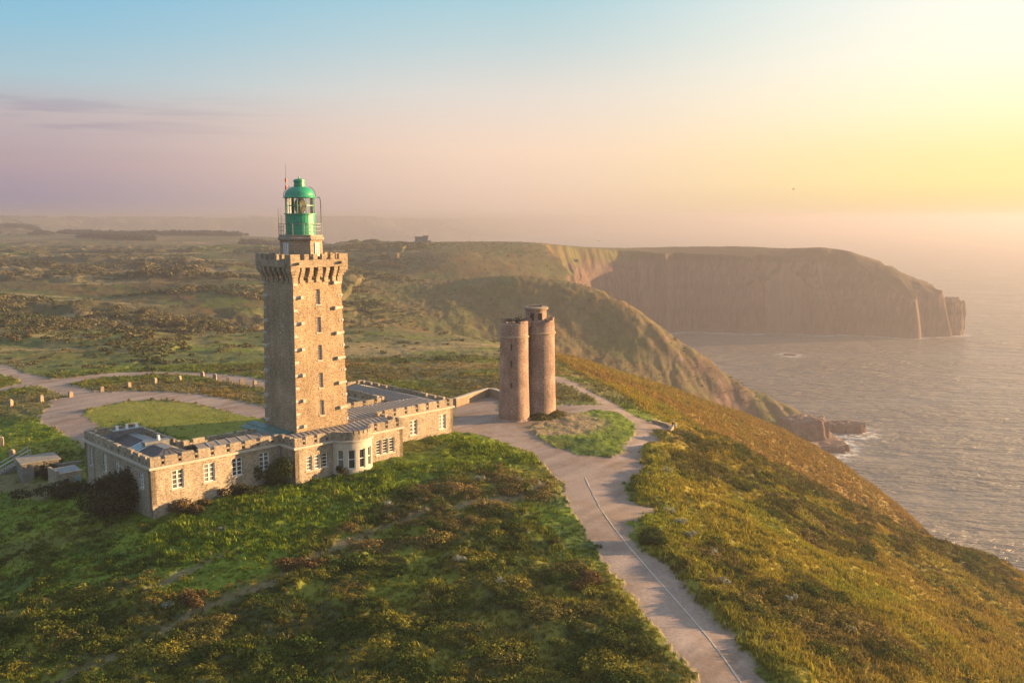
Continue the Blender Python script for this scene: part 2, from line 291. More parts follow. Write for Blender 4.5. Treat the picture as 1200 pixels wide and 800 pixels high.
def ground_color(x, y, z, Z, slope):
    n1 = fbm(x / 7, y / 7, 4, 71); n2 = fbm(x / 23, y / 16, 4, 73); n3 = fbm(x / 1.3, y / 1.3, 3, 75); n4 = fbm(x / 70, y / 38, 3, 77)
    r = np.hypot(x, y)
    one = np.ones_like(x)
    c = mixa(one[:, None] * DGREEN, GREEN, sstep(.35, .65, n1))
    c = mixa(c, OLIVE, sstep(.50, .72, n2) * .7)
    # the heath and rough pasture beyond the drive
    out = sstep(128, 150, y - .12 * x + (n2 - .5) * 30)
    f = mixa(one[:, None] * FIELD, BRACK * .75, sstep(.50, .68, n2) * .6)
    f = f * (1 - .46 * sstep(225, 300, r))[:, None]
    f = mixa(f, DGREEN * 1.05, sstep(.50, .62, n4 * .6 + n1 * .4) * .6)
    f = mixa(f, GREEN * .85, sstep(.55, .68, fbm(x / 30, y / 14, 3, 79)) * sstep(330, 200, r) * .6)
    f = mixa(f, STRAW * .9, sstep(.60, .72, fbm(x / 40, y / 11, 3, 81)) * .7)
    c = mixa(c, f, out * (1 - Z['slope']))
    # grassy sea slope
    s = mixa(one[:, None] * OLIVE * np.array((1.28, 1.12, .9)), GREEN * 1.1, sstep(.50, .70, n1) * .5)
    s = mixa(s, BRACK, np.maximum(sstep(.46, .62, n2), sstep(36, 62, x) * .75) * .62)
    s = mixa(s, GREEN * .75 + OLIVE * .35, sstep(-9, -1, Z['road_sd']) * sstep(120, 105, y) * .6)
    s = mixa(s, BRACK * .85, sstep(150, 185, y) * .45)
    c = mixa(c, s, Z['slope'])
    c = mixa(c, HEATHC, np.maximum(Z['heath'], Z['slope_heath']) * .8)
    hz = Z['heath_zone'] * (1 - Z['heath'])
    c = mixa(c, OLIVE * .75, hz * .5)
    c = mixa(c, GREEN * 1.12, Z['bank'] * .8)
    c = mixa(c, GREEN * .55 + OLIVE * .5, Z['lawn'] * .8)
    # rock on the cliffs
    # far hills: heath tops
    hill = sstep(262, 310, y) * sstep(-120, -40, x)
    hc = mixa(one[:, None] * np.array((.112, .090, .036)), BRACK * .5, sstep(.45, .65, n1) * .6)
    hc = mixa(hc, DGREEN, sstep(.50, .62, n2) * .4)
    hc = hc * (.55 + .9 * fbm(x / 4, y / 4, 4, 86, .65))[:, None]
    c = mixa(c, hc, hill)
    hc2 = np.array((.058, .042, .022)) * (.75 + .5 * n3)[:, None]
    c = mixa(c, hc2, sstep(600, 660, y) * sstep(90, 140, x))
    rk = sstep(.85, 1.5, slope + (n1 - .5) * .9 + sstep(62, 105, x) * (y < 480) * .42 - np.where(y > 560, sstep(-42, -12, z) * sstep(100, 240, x) * .9, 0)) * sstep(-3, -10, z) * sstep(200, 260, y)
    rc = one[:, None] * ROCK * (.28 + .36 * n3)[:, None]
    rc = rc * (.72 + .56 * fbm(x / 45 + y / 80, z / 2.6, 3, 89))[:, None]
    rc = mixa(rc, np.array((.20, .14, .105)), sstep(.58, .72, fbm(x / 12, y / 30, 3, 83)) * .6)
    c = mixa(c, rc, rk)
    c = mixa(c, ROCK * .55, sstep(SEA + 5, SEA + 1.5, z))
    c = c * (.78 + .44 * n3)[:, None]
    g = one[:, None] * GRAVEL * (.86 + .26 * n1)[:, None] * (.92 + .16 * n3)[:, None]
    g = mixa(g, np.array((.21, .148, .112)), sstep(.50, .66, fbm(x / 4, y / 4, 4, 85, .65)) * .6)
    tone = fbm((x * .62 + y * .78) / 9, (x * .78 - y * .62) / 1.1, 3, 87)
    g = g * (.66 + .66 * tone)[:, None]
    sh = sstep(-.3, .8, local_sd(x, y, SHOULDER, 10) + (n1 - .5) * 1.6)
    g = mixa(g, np.array((.215, .150, .100)) * (.75 + .5 * n3)[:, None], sh * .6)
    st = sstep(-.4, 2.4, (n1 - .5) * 3 + local_sd(x, y, STONY, 10) + (n3 - .5) * 2)
    g = mixa(g, np.array((.19, .135, .088)) * (.7 + .6 * n3)[:, None], st * (.55 + .35 * n1))
    g = mixa(g, np.array((.21, .165, .10)), sstep(.9, .1, Z['road_sd']) * .45)
    c = mixa(c, g, Z['road'])
    d = np.array((.165, .135, .075)) * (.7 + .6 * n3)[:, None]
    c = mixa(c, d, np.maximum(Z['trail'], Z['dirt'] * .8) * (1 - Z['road']))
    # trampled stony ground round the old tower
    tr = sstep(11, 7, np.hypot(x - 4, y - 126)) * (1 - Z['road']) * sstep(.40, .56, n1 * .5 + n3 * .5 + .06)
    c = mixa(c, np.array((.24, .175, .115)), tr * .85)
    return np.clip(c, .004, .9)

def rough(x, y, Z, r):
    """grass-scale relief"""
    soft = (1 - Z['road']) * (1 - .85 * Z['lawn']) * (1 - .8 * Z['trail']) * (1 - .8 * Z['dirt'])
    near = sstep(260, 150, r)
    d = (fbm(x / 1.6, y / 1.6, 4, 91, .55) - .35) * .55 + np.maximum(Z['heath'], Z['slope_heath']) * (fbm(x / 1.1, y / 1.1, 3, 93)) * .5
    d = d + Z['slope'] * (fbm(x / 6, y / 6, 3, 94) - .5) * 1.6
    d = d + Z['bank'] * (fbm((x + y) / 1.5, (x - y) / .9, 3, 96) - .5) * .9
    d = d + Z['heath_zone'] * (fbm(x / 2.2, y / 2.2, 2, 98) - .5) * .9
    # bank of turf that rises along the seaward side of the road
    b = sstep(0, -1.3, Z['road_sd']) * sstep(-6, -1.5, Z['road_sd']) * Z['slope']
    d = d * soft + b * soft * (.25 + .5 * fbm(x / 4, y / 4, 2, 95)) * sstep(40, 60, y)
    d = d * near
    d = d + sstep(250, 290, y) * sstep(560, 480, r) * (x > -90) * (fbm(x / 2.6, y / 2.6, 4, 101, .6) - .5) * 1.1
    mid = sstep(150, 260, r) * sstep(1500, 700, r)
    veg = fbm(x / 9, y / 7, 4, 97, .6)
    patch = sstep(.50, .62, fbm(x / 60, y / 34, 3, 99))
    d = d + mid * ((veg - .45) * 1.6 + np.where(x < -75, patch * (1.0 + 3.2 * veg * sstep(270, 330, y)), 0)) * (1 - Z['road']) * np.where((x > -75) & (y > 235), .75, 1)
    return d
FLAT = [(-36, 104, 9, 14), ]
def full_height(x, y, Z=None):
    x = np.atleast_1d(np.asarray(x, float)); y = np.atleast_1d(np.asarray(y, float))
    if Z is None: Z = zones(x, y)
    s = coast_sd(x, y)
    t = base_height(x, y) + rough(x, y, Z, np.hypot(x, y))
    # sunk under the footprint of the house and the tower so no grass pierces the roofs
    u = ((x + 23.41) + (y - 96.01)) * .70710678; b = ((y - 96.01) - (x + 23.41)) * .70710678
    return np.minimum(t, cliff(x, y, s)), s

def make_terrain():
    def seg(a, b, f):
        out = [a]
        while out[-1] < b: out.append(out[-1] + f(out[-1]))
        return out[:-1]
    rr = seg(2, 30, lambda r: 1.5) + seg(30, 48, lambda r: .35) + seg(48, 260, lambda r: max(.17, r * .0038)) + seg(260, 440, lambda r: 1.25) + \
        seg(440, 690, lambda r: 2.6) + seg(690, 840, lambda r: 1.0) + seg(840, 1500, lambda r: 7) + seg(1500, 16500, lambda r: r * .02)
    rr = np.array(rr)
    aa = np.concatenate([np.arange(-85, -34, .5), np.arange(-34, 34, .056), np.arange(34, 85.1, .5)]) * math.pi / 180
    nr, na = len(rr), len(aa)
    RR, AA = np.meshgrid(rr, aa, indexing='ij')
    x = (RR * np.sin(AA)).ravel(); y = (RR * np.cos(AA)).ravel()
    Z = zones(x, y)
    z, s = full_height(x, y, Z)
    zz = z.reshape(nr, na)
    P = np.stack([x, y, z], -1).reshape(nr, na, 3)
    gr = np.zeros((nr, na, 3)); ga = np.zeros((nr, na, 3))
    gr[1:-1] = P[2:] - P[:-2]; gr[0] = P[1] - P[0]; gr[-1] = P[-1] - P[-2]
    ga[:, 1:-1] = P[:, 2:] - P[:, :-2]; ga[:, 0] = P[:, 1] - P[:, 0]; ga[:, -1] = P[:, -1] - P[:, -2]
    nrm = np.cross(ga, gr).reshape(-1, 3); nrm /= np.linalg.norm(nrm, axis=1)[:, None] + 1e-9
    slope = np.sqrt(np.maximum(0, 1 - nrm[:, 2] ** 2)) / np.maximum(np.abs(nrm[:, 2]), .05)
    col = ground_color(x, y, z, Z, slope)
    i = np.arange(nr - 1)[:, None] * na + np.arange(na - 1)[None]
    q = np.stack([i, i + 1, i + na + 1, i + na], -1).reshape(-1, 4)
    cx, cyy = x[q].mean(1), y[q].mean(1)
    zmax = z[q].max(1)
    road = Z['road'][q].mean(1) > .5
    trail = (Z['trail'][q].mean(1) > .45) & ~road
    rcell = np.hypot(cx, cyy)
    head = (rcell > 560) & (cx > -60) & (rcell < 1500)
    hill = (rcell > 330) & (cx > -140) & ~head & (rcell < 620)
    hills = rcell >= 1500
    keep = zmax > SEA - 2.6
    groups = {'road': road, 'path': trail, 'headland': head & ~road, 'coastal_hill': hill & ~road, 'far_hills': hills}
    used = np.zeros(len(q), bool)
    for nm, m in list(groups.items()) + [('ground', None)]:
        m = ~used if m is None else (m & ~used)
        used |= m
        m = m & keep
        if not m.any(): continue
        ids, inv = np.unique(q[m], return_inverse=True)
        me = bpy.data.meshes.new(nm)
        nv, nf = len(ids), int(m.sum())
        me.vertices.add(nv); me.loops.add(nf * 4); me.polygons.add(nf)
        me.vertices.foreach_set('co', P.reshape(-1, 3)[ids].astype(np.float32).ravel())
        me.loops.foreach_set('vertex_index', inv.astype(np.int32).ravel())
        me.polygons.foreach_set('loop_start', np.arange(nf, dtype=np.int32) * 4)
        me.polygons.foreach_set('use_smooth', np.ones(nf, bool))
        me.update(calc_edges=True)
        at = me.color_attributes.new('cover', 'FLOAT_COLOR', 'POINT')
        at.data.foreach_set('color', np.concatenate([col[ids], np.ones((nv, 1))], 1).astype(np.float32).ravel())
        me.materials.append(MAT['gravel'] if nm == 'road' else MAT['terrain'])
        o = bpy.data.objects.new(nm, me); COL.objects.link(o); o['kind'] = 'structure'

# ------------------------------------------------------------------ materials
MAT = {}
def new_mat(name):
    m = bpy.data.materials.new(name); m.use_nodes = True
    nt = m.node_tree; nt.nodes.clear()
    out = N(nt, 'ShaderNodeOutputMaterial'); b = N(nt, 'ShaderNodeBsdfPrincipled')
    nt.links.new(b.outputs[0], out.inputs[0]); MAT[name] = m
    return m, nt, b, out
def simple(name, c, rough=.6, metal=0.0, vary=.12, scale=6.0, bump=0.0):
    m, nt, b, out = new_mat(name)
    tc = N(nt, 'ShaderNodeTexCoord')
    nz = N(nt, 'ShaderNodeTexNoise', i_Scale=scale, i_Detail=4.0); nt.links.new(tc.outputs['Object'], nz.inputs['Vector'])
    mr = N(nt, 'ShaderNodeMapRange', i_1=.3, i_2=.7, i_3=1 - vary, i_4=1 + vary); nt.links.new(nz.outputs[0], mr.inputs[0])
    hv = N(nt, 'ShaderNodeMix'); hv.data_type = 'RGBA'; hv.blend_type = 'MULTIPLY'; hv.inputs[0].default_value = 1
    hv.inputs[6].default_value = (*c, 1); nt.links.new(mr.outputs[0], hv.inputs[7])
    nt.links.new(hv.outputs[2], b.inputs['Base Color'])
    b.inputs['Roughness'].default_value = rough; b.inputs['Metallic'].default_value = metal
    if bump:
        bp = N(nt, 'ShaderNodeBump', i_Strength=bump, i_Distance=.05); nt.links.new(nz.outputs[0], bp.inputs['Height']); nt.links.new(bp.outputs[0], b.inputs['Normal'])
    return m
def masonry(name, stones, mortar, scale=2.6, squash=1.35, bump=.6, joint=.055, stain=.25):
    m, nt, b, out = new_mat(name)
    tc = N(nt, 'ShaderNodeTexCoord')
    mp = N(nt, 'ShaderNodeMapping'); mp.inputs['Scale'].default_value = (scale, scale, scale * squash); nt.links.new(tc.outputs['Object'], mp.inputs[0])
    v = N(nt, 'ShaderNodeTexVoronoi', feature='F1', i_Randomness=.85); nt.links.new(mp.outputs[0], v.inputs['Vector'])
    ve = N(nt, 'ShaderNodeTexVoronoi', feature='DISTANCE_TO_EDGE', i_Randomness=.85); nt.links.new(mp.outputs[0], ve.inputs['Vector'])
    sepc = N(nt, 'ShaderNodeSeparateColor'); nt.links.new(v.outputs['Color'], sepc.inputs[0])
    rp = ramp(nt, stones); nt.links.new(sepc.outputs[0], rp.inputs[0])
    jm = N(nt, 'ShaderNodeMapRange', i_1=joint * .3, i_2=joint * 1.6); nt.links.new(ve.outputs[0], jm.inputs[0])
    c = mixc(nt, jm.outputs[0], mortar, rp.outputs[0])
    nz = N(nt, 'ShaderNodeTexNoise', i_Scale=.45, i_Detail=5.0); nt.links.new(tc.outputs['Object'], nz.inputs['Vector'])
    sr = N(nt, 'ShaderNodeMapRange', i_1=.35, i_2=.7, i_3=1 - stain * .8, i_4=1 + stain * .5); nt.links.new(nz.outputs[0], sr.inputs[0])
    ms = N(nt, 'ShaderNodeMapping'); ms.inputs['Scale'].default_value = (1.5, 1.5, .16); nt.links.new(tc.outputs['Object'], ms.inputs[0])
    ns = N(nt, 'ShaderNodeTexNoise', i_Scale=1.0, i_Detail=5.0, i_Roughness=.65); nt.links.new(ms.outputs[0], ns.inputs['Vector'])
    s2 = N(nt, 'ShaderNodeMapRange', i_1=.38, i_2=.62, i_3=.86, i_4=1.06); nt.links.new(ns.outputs[0], s2.inputs[0])
    mult = N(nt, 'ShaderNodeMix'); mult.data_type = 'RGBA'; mult.blend_type = 'MULTIPLY'; mult.inputs[0].default_value = 1
    nt.links.new(c, mult.inputs[6]); nt.links.new(math_node(nt, 'MULTIPLY', sr.outputs[0], s2.outputs[0]), mult.inputs[7])
    nt.links.new(mult.outputs[2], b.inputs['Base Color']); b.inputs['Roughness'].default_value = .9
    hgt = math_node(nt, 'ADD', jm.outputs[0], math_node(nt, 'MULTIPLY', sepc.outputs[1], .7))
    bp = N(nt, 'ShaderNodeBump', i_Strength=bump, i_Distance=.06); nt.links.new(hgt, bp.inputs['Height']); nt.links.new(bp.outputs[0], b.inputs['Normal'])
    return m
masonry('tower_stone', [(0, (.13, .085, .055)), (.14, (.31, .215, .13)), (.30, (.50, .36, .21)), (.60, (.60, .45, .28)), (.80, (.36, .24, .14)), (1, (.76, .62, .46))], (.28, .205, .13), 2.0, 1.3, .8, .085)
masonry('house_stone', [(0, (.20, .15, .10)), (.25, (.44, .36, .26)), (.6, (.56, .46, .34)), (.82, (.30, .22, .15)), (1, (.68, .59, .47))], (.30, .24, .18), 1.35, 1.9, .7)
masonry('dressed_stone', [(0, (.20, .155, .11)), (.4, (.36, .29, .21)), (1, (.46, .385, .29))], (.26, .21, .155), 1.5, 1.6, .5, .05, .35)
masonry('old_stone', [(0, (.16, .10, .08)), (.2, (.43, .225, .17)), (.5, (.60, .345, .27)), (.75, (.40, .31, .25)), (1, (.72, .60, .50))], (.30, .23, .18), 1.8, 1.5, 1.0, .08, .4)
masonry('wall_stone', [(0, (.25, .18, .12)), (.5, (.40, .31, .22)), (1, (.33, .24, .17))], (.36, .29, .21), 2.6, 1.5, .6)
masonry('cut_granite', [(0, (.20, .145, .095)), (.3, (.36, .27, .18)), (.7, (.43, .33, .22)), (1, (.52, .42, .30))], (.22, .165, .11), 1.7, 1.5, .5, .05, .3)
simple('pale_granite', (.47, .41, .33), .85, 0, .12, 3, .2)
simple('zinc', (.17, .15, .135), .6, .1, .22, 1.3)
simple('zinc_seam', (.42, .40, .38), .4, .4, .1, 3)
simple('dark_slate', (.075, .073, .075), .7, 0, .3, 2.5)
simple('verdigris', (.06, .135, .125), .55, .1, .25, 1.2)
simple('flat_roof', (.20, .18, .155), .8, 0, .2, 1.1)
simple('blue_steel', (.26, .37, .42), .5, .1, .12, 2)
simple('green_paint', (.012, .235, .120), .38, 0, .24, 1.4)
simple('white_paint', (.78, .77, .74), .5, 0, .05, 5)
simple('dark_iron', (.035, .036, .04), .5, .5, .2, 5)
simple('red_paint', (.42, .06, .05), .5)
simple('brass', (.45, .33, .12), .25, .9, .15, 6)
simple('concrete', (.19, .175, .15), .9, 0, .2, 2, .2)
simple('lead', (.16, .17, .18), .5, .3, .2, 3)
simple('post_stone', (.27, .21, .145), .9, 0, .2, 4, .4)
simple('kerb_stone', (.42, .36, .30), .85, 0, .14, 2.5, .2)
simple('door_paint', (.10, .16, .20), .5)
simple('skin', (.45, .27, .19), .6, 0, .03)
simple('dark_cloth', (.03, .03, .04), .9, 0, .1)
simple('pale_cloth', (.55, .53, .50), .9, 0, .08)
simple('hair', (.04, .025, .015), .7, 0, .1)
simple('feather', (.5, .5, .5), .8, 0, .3, 20)
simple('bark', (.10, .075, .05), .95, 0, .2, 8)
def glass_dark():
    m, nt, b, out = new_mat('window_glass')
    oi = N(nt, 'ShaderNodeObjectInfo'); rp = ramp(nt, [(0, (.02, .025, .03)), (.45, (.05, .055, .06)), (.7, (.16, .155, .14)), (1, (.34, .32, .28))]); nt.links.new(oi.outputs['Random'], rp.inputs[0]); nt.links.new(rp.outputs[0], b.inputs['Base Color']); b.inputs['Roughness'].default_value = .1
    m2, nt, b, out = new_mat('lantern_glass')
    nt.nodes.remove(b)
    tr = N(nt, 'ShaderNodeBsdfTransparent'); tr.inputs[0].default_value = (.96, .97, .96, 1)
    gl = N(nt, 'ShaderNodeBsdfGlossy', i_Roughness=.03)
    fr = N(nt, 'ShaderNodeFresnel', i_IOR=1.5)
    mx = N(nt, 'ShaderNodeMixShader'); nt.links.new(fr.outputs[0], mx.inputs[0]); nt.links.new(tr.outputs[0], mx.inputs[1]); nt.links.new(gl.outputs[0], mx.inputs[2])
    nt.links.new(mx.outputs[0], out.inputs[0])
    m3, nt, b, out = new_mat('lens_glass')
    b.inputs['Base Color'].default_value = (.75, .72, .55, 1); b.inputs['Roughness'].default_value = .12; b.inputs['Transmission Weight'].default_value = .6
    tc = N(nt, 'ShaderNodeTexCoord'); wv = N(nt, 'ShaderNodeTexWave', bands_direction='Z', i_Scale=4.0); nt.links.new(tc.outputs['Object'], wv.inputs[0])
    bp = N(nt, 'ShaderNodeBump', i_Strength=1.0, i_Distance=.1); nt.links.new(wv.outputs[0], bp.inputs['Height']); nt.links.new(bp.outputs[0], b.inputs['Normal'])
glass_dark()
def terrain_mats():
    for nm in ('terrain', 'gravel'):
        m, nt, b, out = new_mat(nm)
        at = N(nt, 'ShaderNodeAttribute', attribute_name='cover')
        geo = N(nt, 'ShaderNodeNewGeometry')
        n1 = N(nt, 'ShaderNodeTexNoise', i_Scale=2.6 if nm == 'terrain' else 4.0, i_Detail=6.0, i_Roughness=.65); nt.links.new(geo.outputs['Position'], n1.inputs['Vector'])
        mr = N(nt, 'ShaderNodeMapRange', i_1=.25, i_2=.75, i_3=.62 if nm == 'terrain' else .74, i_4=1.38 if nm == 'terrain' else 1.24); nt.links.new(n1.outputs[0], mr.inputs[0])
        c = N(nt, 'ShaderNodeMix'); c.data_type = 'RGBA'; c.blend_type = 'MULTIPLY'; c.inputs[0].default_value = 1
        nt.links.new(at.outputs['Color'], c.inputs[6]); nt.links.new(mr.outputs[0], c.inputs[7])
        col = c.outputs[2]
        if nm == 'gravel':
            # faint wheel-worn cracks and patches
            vo = N(nt, 'ShaderNodeTexVoronoi', feature='DISTANCE_TO_EDGE', i_Scale=.5)
            nv = N(nt, 'ShaderNodeTexNoise', i_Scale=.9, i_Detail=4.0); nt.links.new(geo.outputs['Position'], nv.inputs['Vector'])
            vm = N(nt, 'ShaderNodeMix'); vm.data_type = 'VECTOR'; vm.inputs[0].default_value = .45
            nt.links.new(geo.outputs['Position'], vm.inputs[4]); nt.links.new(nv.outputs['Color'], vm.inputs[5]); nt.links.new(vm.outputs[1], vo.inputs['Vector'])
            cr = N(nt, 'ShaderNodeMapRange', i_1=0.0, i_2=.02, i_3=.75, i_4=1.0); nt.links.new(vo.outputs[0], cr.inputs[0])
            c2 = N(nt, 'ShaderNodeMix'); c2.data_type = 'RGBA'; c2.blend_type = 'MULTIPLY'; c2.inputs[0].default_value = .3
            nt.links.new(col, c2.inputs[6]); nt.links.new(cr.outputs[0], c2.inputs[7]); col = c2.outputs[2]
        nt.links.new(col, b.inputs['Base Color'])
        b.inputs['Roughness'].default_value = .95; b.inputs['Specular IOR Level'].default_value = .15
        n2 = N(nt, 'ShaderNodeTexNoise', i_Scale=1.4 if nm == 'terrain' else 5.0, i_Detail=7.0, i_Roughness=.7); nt.links.new(geo.outputs['Position'], n2.inputs['Vector'])
        bp = N(nt, 'ShaderNodeBump', i_Strength=.7 if nm == 'terrain' else .25, i_Distance=.35 if nm == 'terrain' else .05)
        nt.links.new(n2.outputs[0], bp.inputs['Height']); nt.links.new(bp.outputs[0], b.inputs['Normal'])
terrain_mats()
def leaf_mats():
    # heath/grass: base colour carried by each plant; crown: for the named bushes
    m, nt, b, out = new_mat('plant')
    at = N(nt, 'ShaderNodeAttribute', attribute_name='tint'); at.attribute_type = 'INSTANCER'
    geo = N(nt, 'ShaderNodeNewGeometry')
    mr = N(nt, 'ShaderNodeMapRange', i_1=0.0, i_2=1.0, i_3=.6, i_4=1.45); nt.links.new(geo.outputs['Random Per Island'], mr.inputs[0])
    c = N(nt, 'ShaderNodeMix'); c.data_type = 'RGBA'; c.blend_type = 'MULTIPLY'; c.inputs[0].default_value = 1
    nt.links.new(at.outputs['Color'], c.inputs[6]); nt.links.new(mr.outputs[0], c.inputs[7])
    finish_leaf(nt, b, out, c.outputs[2])
def finish_leaf(nt, b, out, col):
    nt.nodes.remove(b)
    d = N(nt, 'ShaderNodeBsdfDiffuse'); t = N(nt, 'ShaderNodeBsdfTranslucent'); mx = N(nt, 'ShaderNodeMixShader', i_0=.22)
    nt.links.new(col, d.inputs[0]); nt.links.new(col, t.inputs[0])
    nt.links.new(d.outputs[0], mx.inputs[1]); nt.links.new(t.outputs[0], mx.inputs[2]); nt.links.new(mx.outputs[0], out.inputs[0])
def crown_mat(name, a, c2):
    m, nt, b, out = new_mat(name)
    geo = N(nt, 'ShaderNodeNewGeometry')
    rp = ramp(nt, [(0, tuple(v * .6 for v in a)), (.5, a), (1, c2)]); nt.links.new(geo.outputs['Random Per Island'], rp.inputs[0])
    finish_leaf(nt, b, out, rp.outputs[0])
leaf_mats()
crown_mat('dark_leaves', (.045, .050, .022), (.10, .085, .045))
crown_mat('green_leaves', (.050, .075, .020), (.12, .13, .04))
crown_mat('pale_leaves', (.26, .28, .22), (.42, .43, .36))
crown_mat('brown_leaves', (.11, .075, .035), (.21, .14, .06))
crown_mat('turf_leaves', (.11, .105, .03), (.22, .17, .07))
crown_mat('far_leaves', (.040, .048, .024), (.07, .075, .035))
def water_mat():
    m, nt, b, out = new_mat('sea_water')
    b.inputs['Base Color'].default_value = (.035, .050, .055, 1)
    b.inputs['Roughness'].default_value = .33; b.inputs['IOR'].default_value = 1.33; b.inputs['Specular IOR Level'].default_value = .85
    geo = N(nt, 'ShaderNodeNewGeometry')
    def layer(rot, sx, sy, detail, rough=.55):
        mp = N(nt, 'ShaderNodeMapping'); mp.inputs['Rotation'].default_value = (0, 0, R(rot)); mp.inputs['Scale'].default_value = (sx, sy, 1)
        nt.links.new(geo.outputs['Position'], mp.inputs[0])
        n = N(nt, 'ShaderNodeTexNoise', i_Scale=1.0, i_Detail=detail, i_Roughness=rough, i_Distortion=.3); nt.links.new(mp.outputs[0], n.inputs['Vector'])
        return n.outputs[0]
    a = layer(20, .075, .19, 4); c = layer(38, .22, .46, 4); e = layer(30, .009, .022, 3)
    h = math_node(nt, 'ADD', math_node(nt, 'MULTIPLY', a, 1.6), math_node(nt, 'MULTIPLY', c, .55))
    amp = N(nt, 'ShaderNodeMapRange', i_1=.3, i_2=.7, i_3=.35, i_4=1.6); nt.links.new(e, amp.inputs[0])
    h = math_node(nt, 'MULTIPLY', h, amp.outputs[0])
    bp = N(nt, 'ShaderNodeBump', i_Strength=1.0, i_Distance=4.2); nt.links.new(h, bp.inputs['Height']); nt.links.new(bp.outputs[0], b.inputs['Normal'])
    # surf: pale foam attribute round the rocks
    at = N(nt, 'ShaderNodeAttribute', attribute_name='foam')
    fz = layer(0, .25, .25, 6, .7)
    fm = N(nt, 'ShaderNodeMapRange', i_1=.43, i_2=.58); nt.links.new(fz, fm.inputs[0])
    f = math_node(nt, 'MULTIPLY', at.outputs['Fac'], fm.outputs[0], clamp=True)
    c = mixc(nt, f, (.17, .137, .105), (.7, .68, .64)); nt.links.new(c, b.inputs['Base Color'])
    nt.links.new(math_node(nt, 'MULTIPLY_ADD', f, .5, .33), b.inputs['Roughness'])
water_mat()
make_terrain()

ROCK_FOAM = [(371, 768, 12), (*(126.04,378.25), 14), (*(150.16,408.32), 12), (*(144.9,410.03), 8), (*(198.16,645.46), 4)]
def make_sea():
    rr = [1.0]
    while rr[-1] < 17000: rr.append(rr[-1] + (2.0 if rr[-1] < 850 else rr[-1] * .02))
    rr = np.array(rr); aa = np.arange(-85, 85.1, .35) * math.pi / 180
    RR, AA = np.meshgrid(rr, aa, indexing='ij'); nr, na = RR.shape
    x = (RR * np.sin(AA)).ravel(); y = (RR * np.cos(AA)).ravel()
    sd_ = np.full(x.shape, -99.0); m = (np.hypot(x, y) < 1000) & (x > -80)
    sd_[m] = coast_sd(x[m], y[m])
    foam = sstep(-11, -1.5, sd_)
    for rx, ry, rr_ in ROCK_FOAM: foam = np.maximum(foam, sstep(rr_ + 9, rr_ - 2, np.hypot(x - rx, (y - ry) * .8)))
    i = np.arange(nr - 1)[:, None] * na + np.arange(na - 1)[None]
    q = np.stack([i, i + 1, i + na + 1, i + na], -1).reshape(-1, 4)
    me = bpy.data.meshes.new('sea'); nf = len(q)
    me.vertices.add(len(x)); me.loops.add(nf * 4); me.polygons.add(nf)
    me.vertices.foreach_set('co', np.stack([x, y, np.full_like(x, SEA)], -1).astype(np.float32).ravel())
    me.loops.foreach_set('vertex_index', q.astype(np.int32).ravel()); me.polygons.foreach_set('loop_start', np.arange(nf, dtype=np.int32) * 4)
    me.polygons.foreach_set('use_smooth', np.ones(nf, bool)); me.update(calc_edges=True)
    at = me.attributes.new('foam', 'FLOAT', 'POINT'); at.data.foreach_set('value', foam.astype(np.float32))
    me.materials.append(MAT['sea_water'])
    o = bpy.data.objects.new('sea', me); COL.objects.link(o); o['kind'] = 'structure'
make_sea()

def make_haze():
    bm = bmesh.new(); bmesh.ops.create_cube(bm, size=1)
    me = bpy.data.meshes.new('haze'); bm.to_mesh(me); bm.free()
    o = bpy.data.objects.new('haze', me); COL.objects.link(o); o['kind'] = 'stuff'
    o.scale = (36000, 36000, HAZE_TOP + 71.5); o.location = (0, 0, (HAZE_TOP - 71.5) / 2)
    m = bpy.data.materials.new('haze'); m.use_nodes = True; nt = m.node_tree; nt.nodes.clear()
    out = N(nt, 'ShaderNodeOutputMaterial'); v = N(nt, 'ShaderNodeVolumePrincipled', i_Density=HAZE_D, i_Anisotropy=.4)
    v.inputs['Color'].default_value = (.385, .385, .455, 1)
    nt.links.new(v.outputs[0], out.inputs['Volume']); me.materials.append(m)
HAZE_TOP = 52.0
make_haze()

